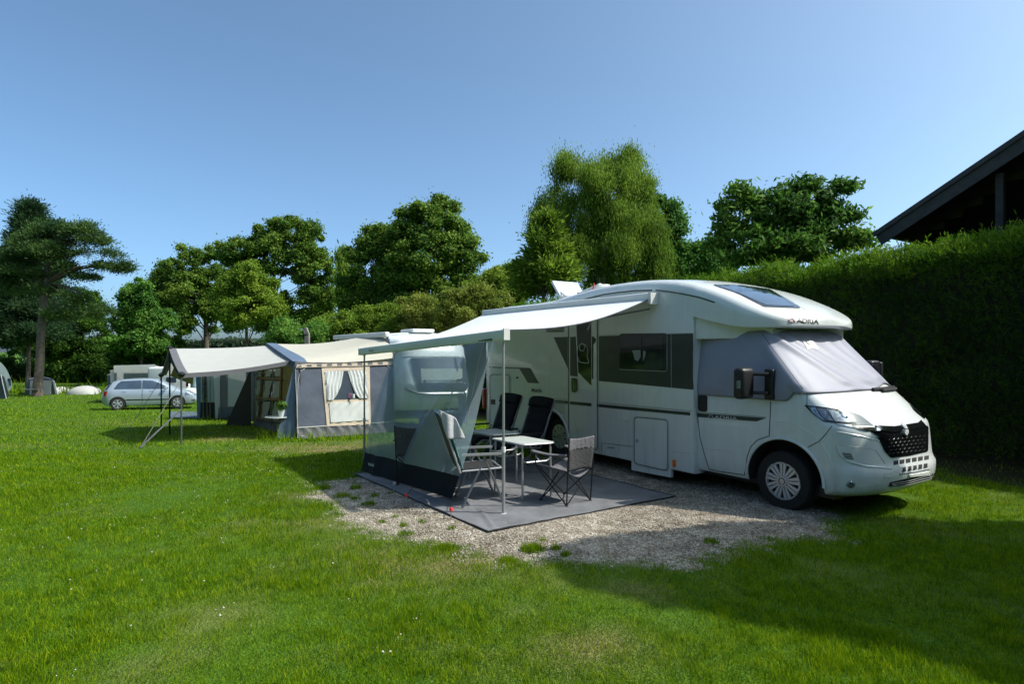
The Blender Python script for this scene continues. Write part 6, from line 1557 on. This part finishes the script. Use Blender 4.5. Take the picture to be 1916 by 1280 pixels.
# 4 belts of bushes
def bush(name, label, cat, Y, blobs, leaf, n, size, cl=.5, **k): 
    x = sum(b[0] for b in blobs) / len(blobs); yb = 656 - (gz(*at(x, 700, Y).xy) - CH) * F / Y
    return tree(name, label, cat, Y, [(x, yb, .10), (x + 2, yb - 20, .07), (x, yb - 40, .03)], blobs, leaf, n, size, cl, **k)
bush('beech_hedge', 'dark leafy bushes behind the white igloo tents', 'bushes', 57, [(110 + i * 22, 690 + (i % 2) * 6, 26, 46) for i in range(5)], 'dark', 26000, .26, .7, group=None)
bush('beech_hedge', 'dark leafy bushes behind the silver car and the valance tent', 'bushes', 54, [(225 + i * 22, 665 + (i % 2) * 8, 26, 42) for i in range(6)], 'dark', 30000, .26, .7)
bush('beech_hedge', 'dark leafy bushes behind the frame tent and the cream caravan', 'bushes', 60, [(-30 + i * 25, 705, 30, 32) for i in range(5)], 'dark', 20000, .28, .7)
tree('maple_tree', 'bright green young maple left of the dark oak', 'maple tree', 52, [(265, 720, .12), (264, 640, .09), (262, 560, .04)], [(262, 535, 18, 20), (255, 565, 30, 26), (270, 600, 42, 32), (235, 600, 25, 26), (300, 610, 30, 26), (262, 640, 52, 26)], 'maple', 22000, .30, .6)
tree('oak_tree', 'dark oak with a forked trunk against the sky above the car', 'oak tree', 60, [(385, 670, .30), (386, 620, .25), (383, 560, .18), (375, 510, .10)], [(345, 500, 40, 34), (385, 492, 30, 28), (315, 520, 32, 34), (350, 550, 55, 40), (300, 545, 22, 26), (400, 530, 22, 34), (340, 590, 45, 28), (400, 580, 18, 24), (370, 615, 32, 14)], 'oak', 26000, .34, .75)
tree('lime_tree', 'small yellow green tree in front of the big left oak', 'tree', 44, [(462, 660, .12), (461, 620, .10), (463, 560, .05)], [(465, 520, 36, 22), (440, 545, 34, 28), (490, 545, 34, 26), (462, 575, 52, 30), (430, 585, 26, 20), (500, 580, 26, 24)], 'lime', 24000, .24, .6)
tree('oak_tree', 'large open crowned oak behind the awning tent', 'oak tree', 54, [(500, 670, .32), (503, 620, .27), (508, 560, .2), (515, 500, .12)], [(505, 432, 26, 26), (545, 432, 42, 26), (470, 455, 30, 22), (585, 455, 30, 30), (435, 470, 22, 24), (520, 480, 60, 36), (450, 510, 40, 40), (590, 510, 34, 40), (425, 560, 22, 30), (480, 570, 50, 34), (615, 545, 18, 34), (560, 570, 50, 30), (595, 585, 26, 18), (430, 600, 22, 18), (520, 610, 36, 20)], 'oak', 44000, .32, .7, fill=.45)
tree('birch_tree', 'thin feathery birch at the left side of the dark oak pair', 'birch tree', 48, [(660, 650, .10), (654, 560, .07), (646, 450, .02)], [(640, 470, 9, 24), (650, 510, 14, 34), (655, 560, 16, 34), (660, 610, 12, 24)], 'birch', 5000, .26, .6, 'birchbark', mode='weep')
tree('oak_tree', 'left, lower tree of the dark oak pair in the middle', 'oak tree', 44, [(720, 660, .25), (715, 590, .18), (705, 500, .1)], [(700, 440, 30, 24), (675, 470, 30, 34), (725, 480, 34, 44), (690, 530, 50, 44), (665, 580, 26, 34), (720, 580, 44, 30)], 'oak', 32000, .30, .7)
tree('oak_tree', 'right, taller tree of the dark oak pair in the middle', 'oak tree', 42, [(800, 660, .32), (800, 590, .24), (800, 500, .12)], [(785, 395, 24, 28), (825, 400, 24, 30), (770, 430, 40, 34), (840, 435, 40, 38), (800, 480, 70, 46), (860, 480, 34, 44), (750, 520, 40, 50), (810, 550, 80, 44), (870, 540, 34, 36), (730, 580, 30, 30)], 'oak', 52000, .30, .7)
# shrub bank
bank = [(535, 622, 28, 18), (575, 616, 30, 20), (612, 612, 26, 18), (650, 612, 26, 18)]
bush('shrub', 'low green shrub behind the ridge of the awning tent', 'shrub', 26, [(x, y + 8, rx, ry + 8) for x, y, rx, ry in bank[:2]], 'maple', 12000, .15, .4)
bush('shrub', 'low green shrub behind the caravan roof', 'shrub', 27, [(x, y + 8, rx, ry + 10) for x, y, rx, ry in bank[2:]], 'lime', 12000, .15, .4)
bush('shrub', 'yellow green hawthorn shrub left below the dark oak pair', 'shrub', 25, [(695, 600, 34, 24), (730, 592, 28, 22), (700, 625, 50, 26), (745, 615, 34, 30)], 'lime', 20000, .13, .35)
bush('shrub', 'yellowish hawthorn shrub below the taller dark oak', 'shrub', 24, [(785, 580, 34, 24), (815, 588, 30, 26), (780, 610, 44, 30), (830, 610, 34, 30)], 'shrub', 20000, .12, .35)
bush('shrub', 'yellowish arching hawthorn shrub next to the hedge end', 'shrub', 23, [(860, 560, 32, 24), (890, 560, 30, 26), (925, 565, 26, 22), (870, 590, 50, 34), (910, 590, 34, 30)], 'shrub', 24000, .12, .35)
bush('shrub', 'rounded green small tree between the dark oak and the birch', 'small tree', 30, [(945, 515, 28, 20), (925, 535, 30, 24), (965, 540, 28, 24), (945, 560, 44, 26), (900, 540, 20, 18)], 'lime', 18000, .17, .45)
# birch group
tree('birch_tree', 'tall weeping birch above the middle of the hedge', 'birch tree', 27, [(1125, 600, .16), (1128, 500, .13), (1130, 420, .09), (1150, 320, .03)],
     [(1168, 305, 24, 30), (1185, 300, 20, 24), (1080, 318, 34, 24), (1058, 308, 16, 14), (1110, 322, 30, 18), (1145, 312, 24, 20), (1130, 345, 60, 34), (1205, 385, 26, 40), (1225, 470, 24, 60), (1150, 440, 80, 60), (1200, 350, 20, 34), (1040, 370, 26, 36), (1100, 400, 70, 44), (1180, 400, 50, 50), (1210, 440, 30, 50), (1025, 410, 30, 34), (1070, 450, 50, 50), (1140, 470, 70, 50), (1190, 490, 50, 44), (1080, 510, 70, 34), (1230, 500, 24, 30)], 'birch', 210000, .075, .40, 'birchbark', mode='weep', fill=.4, limbs=16)
tree('larch_tree', 'feathery larch with drooping twigs at the left of the weeping birch', 'larch tree', 25.5, [(1018, 590, .10), (1016, 480, .07), (1018, 385, .02)], [(1018, 405, 14, 16), (1020, 430, 26, 18), (1010, 460, 24, 20), (1030, 480, 34, 26), (990, 500, 24, 10), (1040, 510, 44, 24), (1005, 530, 34, 22), (985, 440, 12, 6)], 'birch', 22000, .20, .35, mode='needle')
tree('maple_tree', 'dark green maple at the right of the weeping birch', 'maple tree', 30, [(1245, 600, .16), (1244, 500, .12), (1242, 400, .05)], [(1235, 385, 22, 20), (1255, 410, 22, 28), (1265, 445, 18, 30), (1240, 460, 34, 40), (1262, 490, 30, 26), (1300, 480, 34, 22), (1335, 470, 26, 24), (1290, 500, 50, 22), (1320, 500, 40, 22), (1350, 490, 30, 26)], 'maple', 30000, .24, .5)
tree('elder_tree', 'airy broad leaved elder bush standing above the hedge near the house', 'elder bush', 16.5, [(1465, 560, .07), (1462, 500, .06), (1470, 430, .04), (1478, 390, .02)],
     [(1380, 358, 14, 12), (1358, 390, 20, 16), (1400, 375, 28, 18), (1450, 375, 28, 20), (1490, 355, 22, 18), (1510, 345, 14, 12), (1540, 375, 26, 20), (1580, 350, 22, 8), (1545, 400, 34, 22), (1480, 400, 44, 28), (1420, 410, 44, 28), (1360, 425, 26, 24), (1590, 405, 26, 10), (1440, 445, 70, 30), (1520, 440, 60, 28), (1590, 440, 30, 16), (1350, 460, 26, 16), (1400, 478, 60, 22), (1500, 470, 70, 22), (1600, 455, 40, 14)], 'elder', 9500, .15, .36, mode='leaf', limbs=30, fill=.1, aspect=2.2, ncl=400)
# distant wood
r = np.random.default_rng(77); n = 60000
X = -95 + 120 * r.random(n); hh = 5.2 + 1.6 * np.array([noise.noise(Vector((x * .12, 0, 0))) + .6 * noise.noise(Vector((x * .5, 1, 0))) for x in X])
Pw = np.stack([X, 118 + 8 * r.random(n), -1.3 + hh * r.random(n) ** .7], 1)
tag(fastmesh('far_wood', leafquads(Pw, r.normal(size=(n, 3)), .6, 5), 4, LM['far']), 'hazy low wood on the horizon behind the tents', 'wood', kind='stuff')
# trees beyond the right edge of the photo, whose shade lies across the lawn and the front of the motorhome
def shade_tree(label, x, y, blobs, n, leaf='oak'):
    tseed[0] += 1; r = np.random.default_rng(tseed[0]); t = thing('oak_tree', gp(x, y), label, 'oak tree')
    g_ = gp(x, y); MB().tube([g_, Vector((x + .1, y, 2.2)), Vector((x, y, 4.2)), Vector((x - .2, y, 6.5))], [.24, .18, .14, .05], 10).build('trunk', 'bark', t)
    P = []
    for (bx, by, bz, rx, ry, rz_, k) in blobs:
        D = r.normal(size=(k, 3)); D /= np.linalg.norm(D, axis=1)[:, None]; P.append(np.array([bx, by, bz]) + D * (r.random((k, 1)) ** .4) * np.array([rx, ry, rz_]))
    P = np.concatenate(P); fastmesh('crown', leafquads(P, r.normal(size=P.shape), .22, 8), 4, LM[leaf], t)
shade_tree('dense oak standing past the right end of the hedge', 9.2, 4.6, [(9.0, 4.7, 9.25, .6, .5, .45, 1100), (9.0, 4.6, 8.4, 1.2, .95, .8, 4200), (9.1, 4.6, 7.4, 1.5, 1.35, .9, 7500), (9.2, 4.4, 6.2, 1.7, 1.85, 1.1, 11000), (9.3, 4.3, 4.9, 1.7, 1.9, 1.1, 10000)], 0)

# unseen tree belt, added to block low sky and show in the motorhome's paint
r = np.random.default_rng(91)
belt = [(-36, 27 - i * 4.6) for i in range(10)] + [(-30 + i * 5, -20 - i * .8) for i in range(12)] + [(14.5, -.5), (15, -5.5), (14, -10.5)]  # last three, off to the right, are added to dim the shaded grass
for i, (x, y) in enumerate(belt):
    c = np.array([x + r.normal() * .8, y + r.normal() * .8, 0]); hgt = 11 + 4 * r.random() if x < 14 or y < -15 else 9.5; k = 2200; D = r.normal(size=(k, 3)); D /= np.linalg.norm(D, axis=1)[:, None]
    Pt = c + np.array([0, 0, hgt * .52]) + D * (r.random((k, 1)) ** .35) * np.array([3.6, 3.4, hgt * .52])
    t = thing('oak_tree', gp(c[0], c[1]), 'unseen broad oak added to the tree belt that blocks low sky', 'oak tree', 'unseen oak trees added to block low sky')
    MB().tube([gp(c[0], c[1]), Vector((c[0], c[1], hgt * .6))], [.3, .15], 8).build('trunk', 'bark', t)
    fastmesh('crown', leafquads(Pt, D, .7, 200 + i), 4, LM['oak'], t)
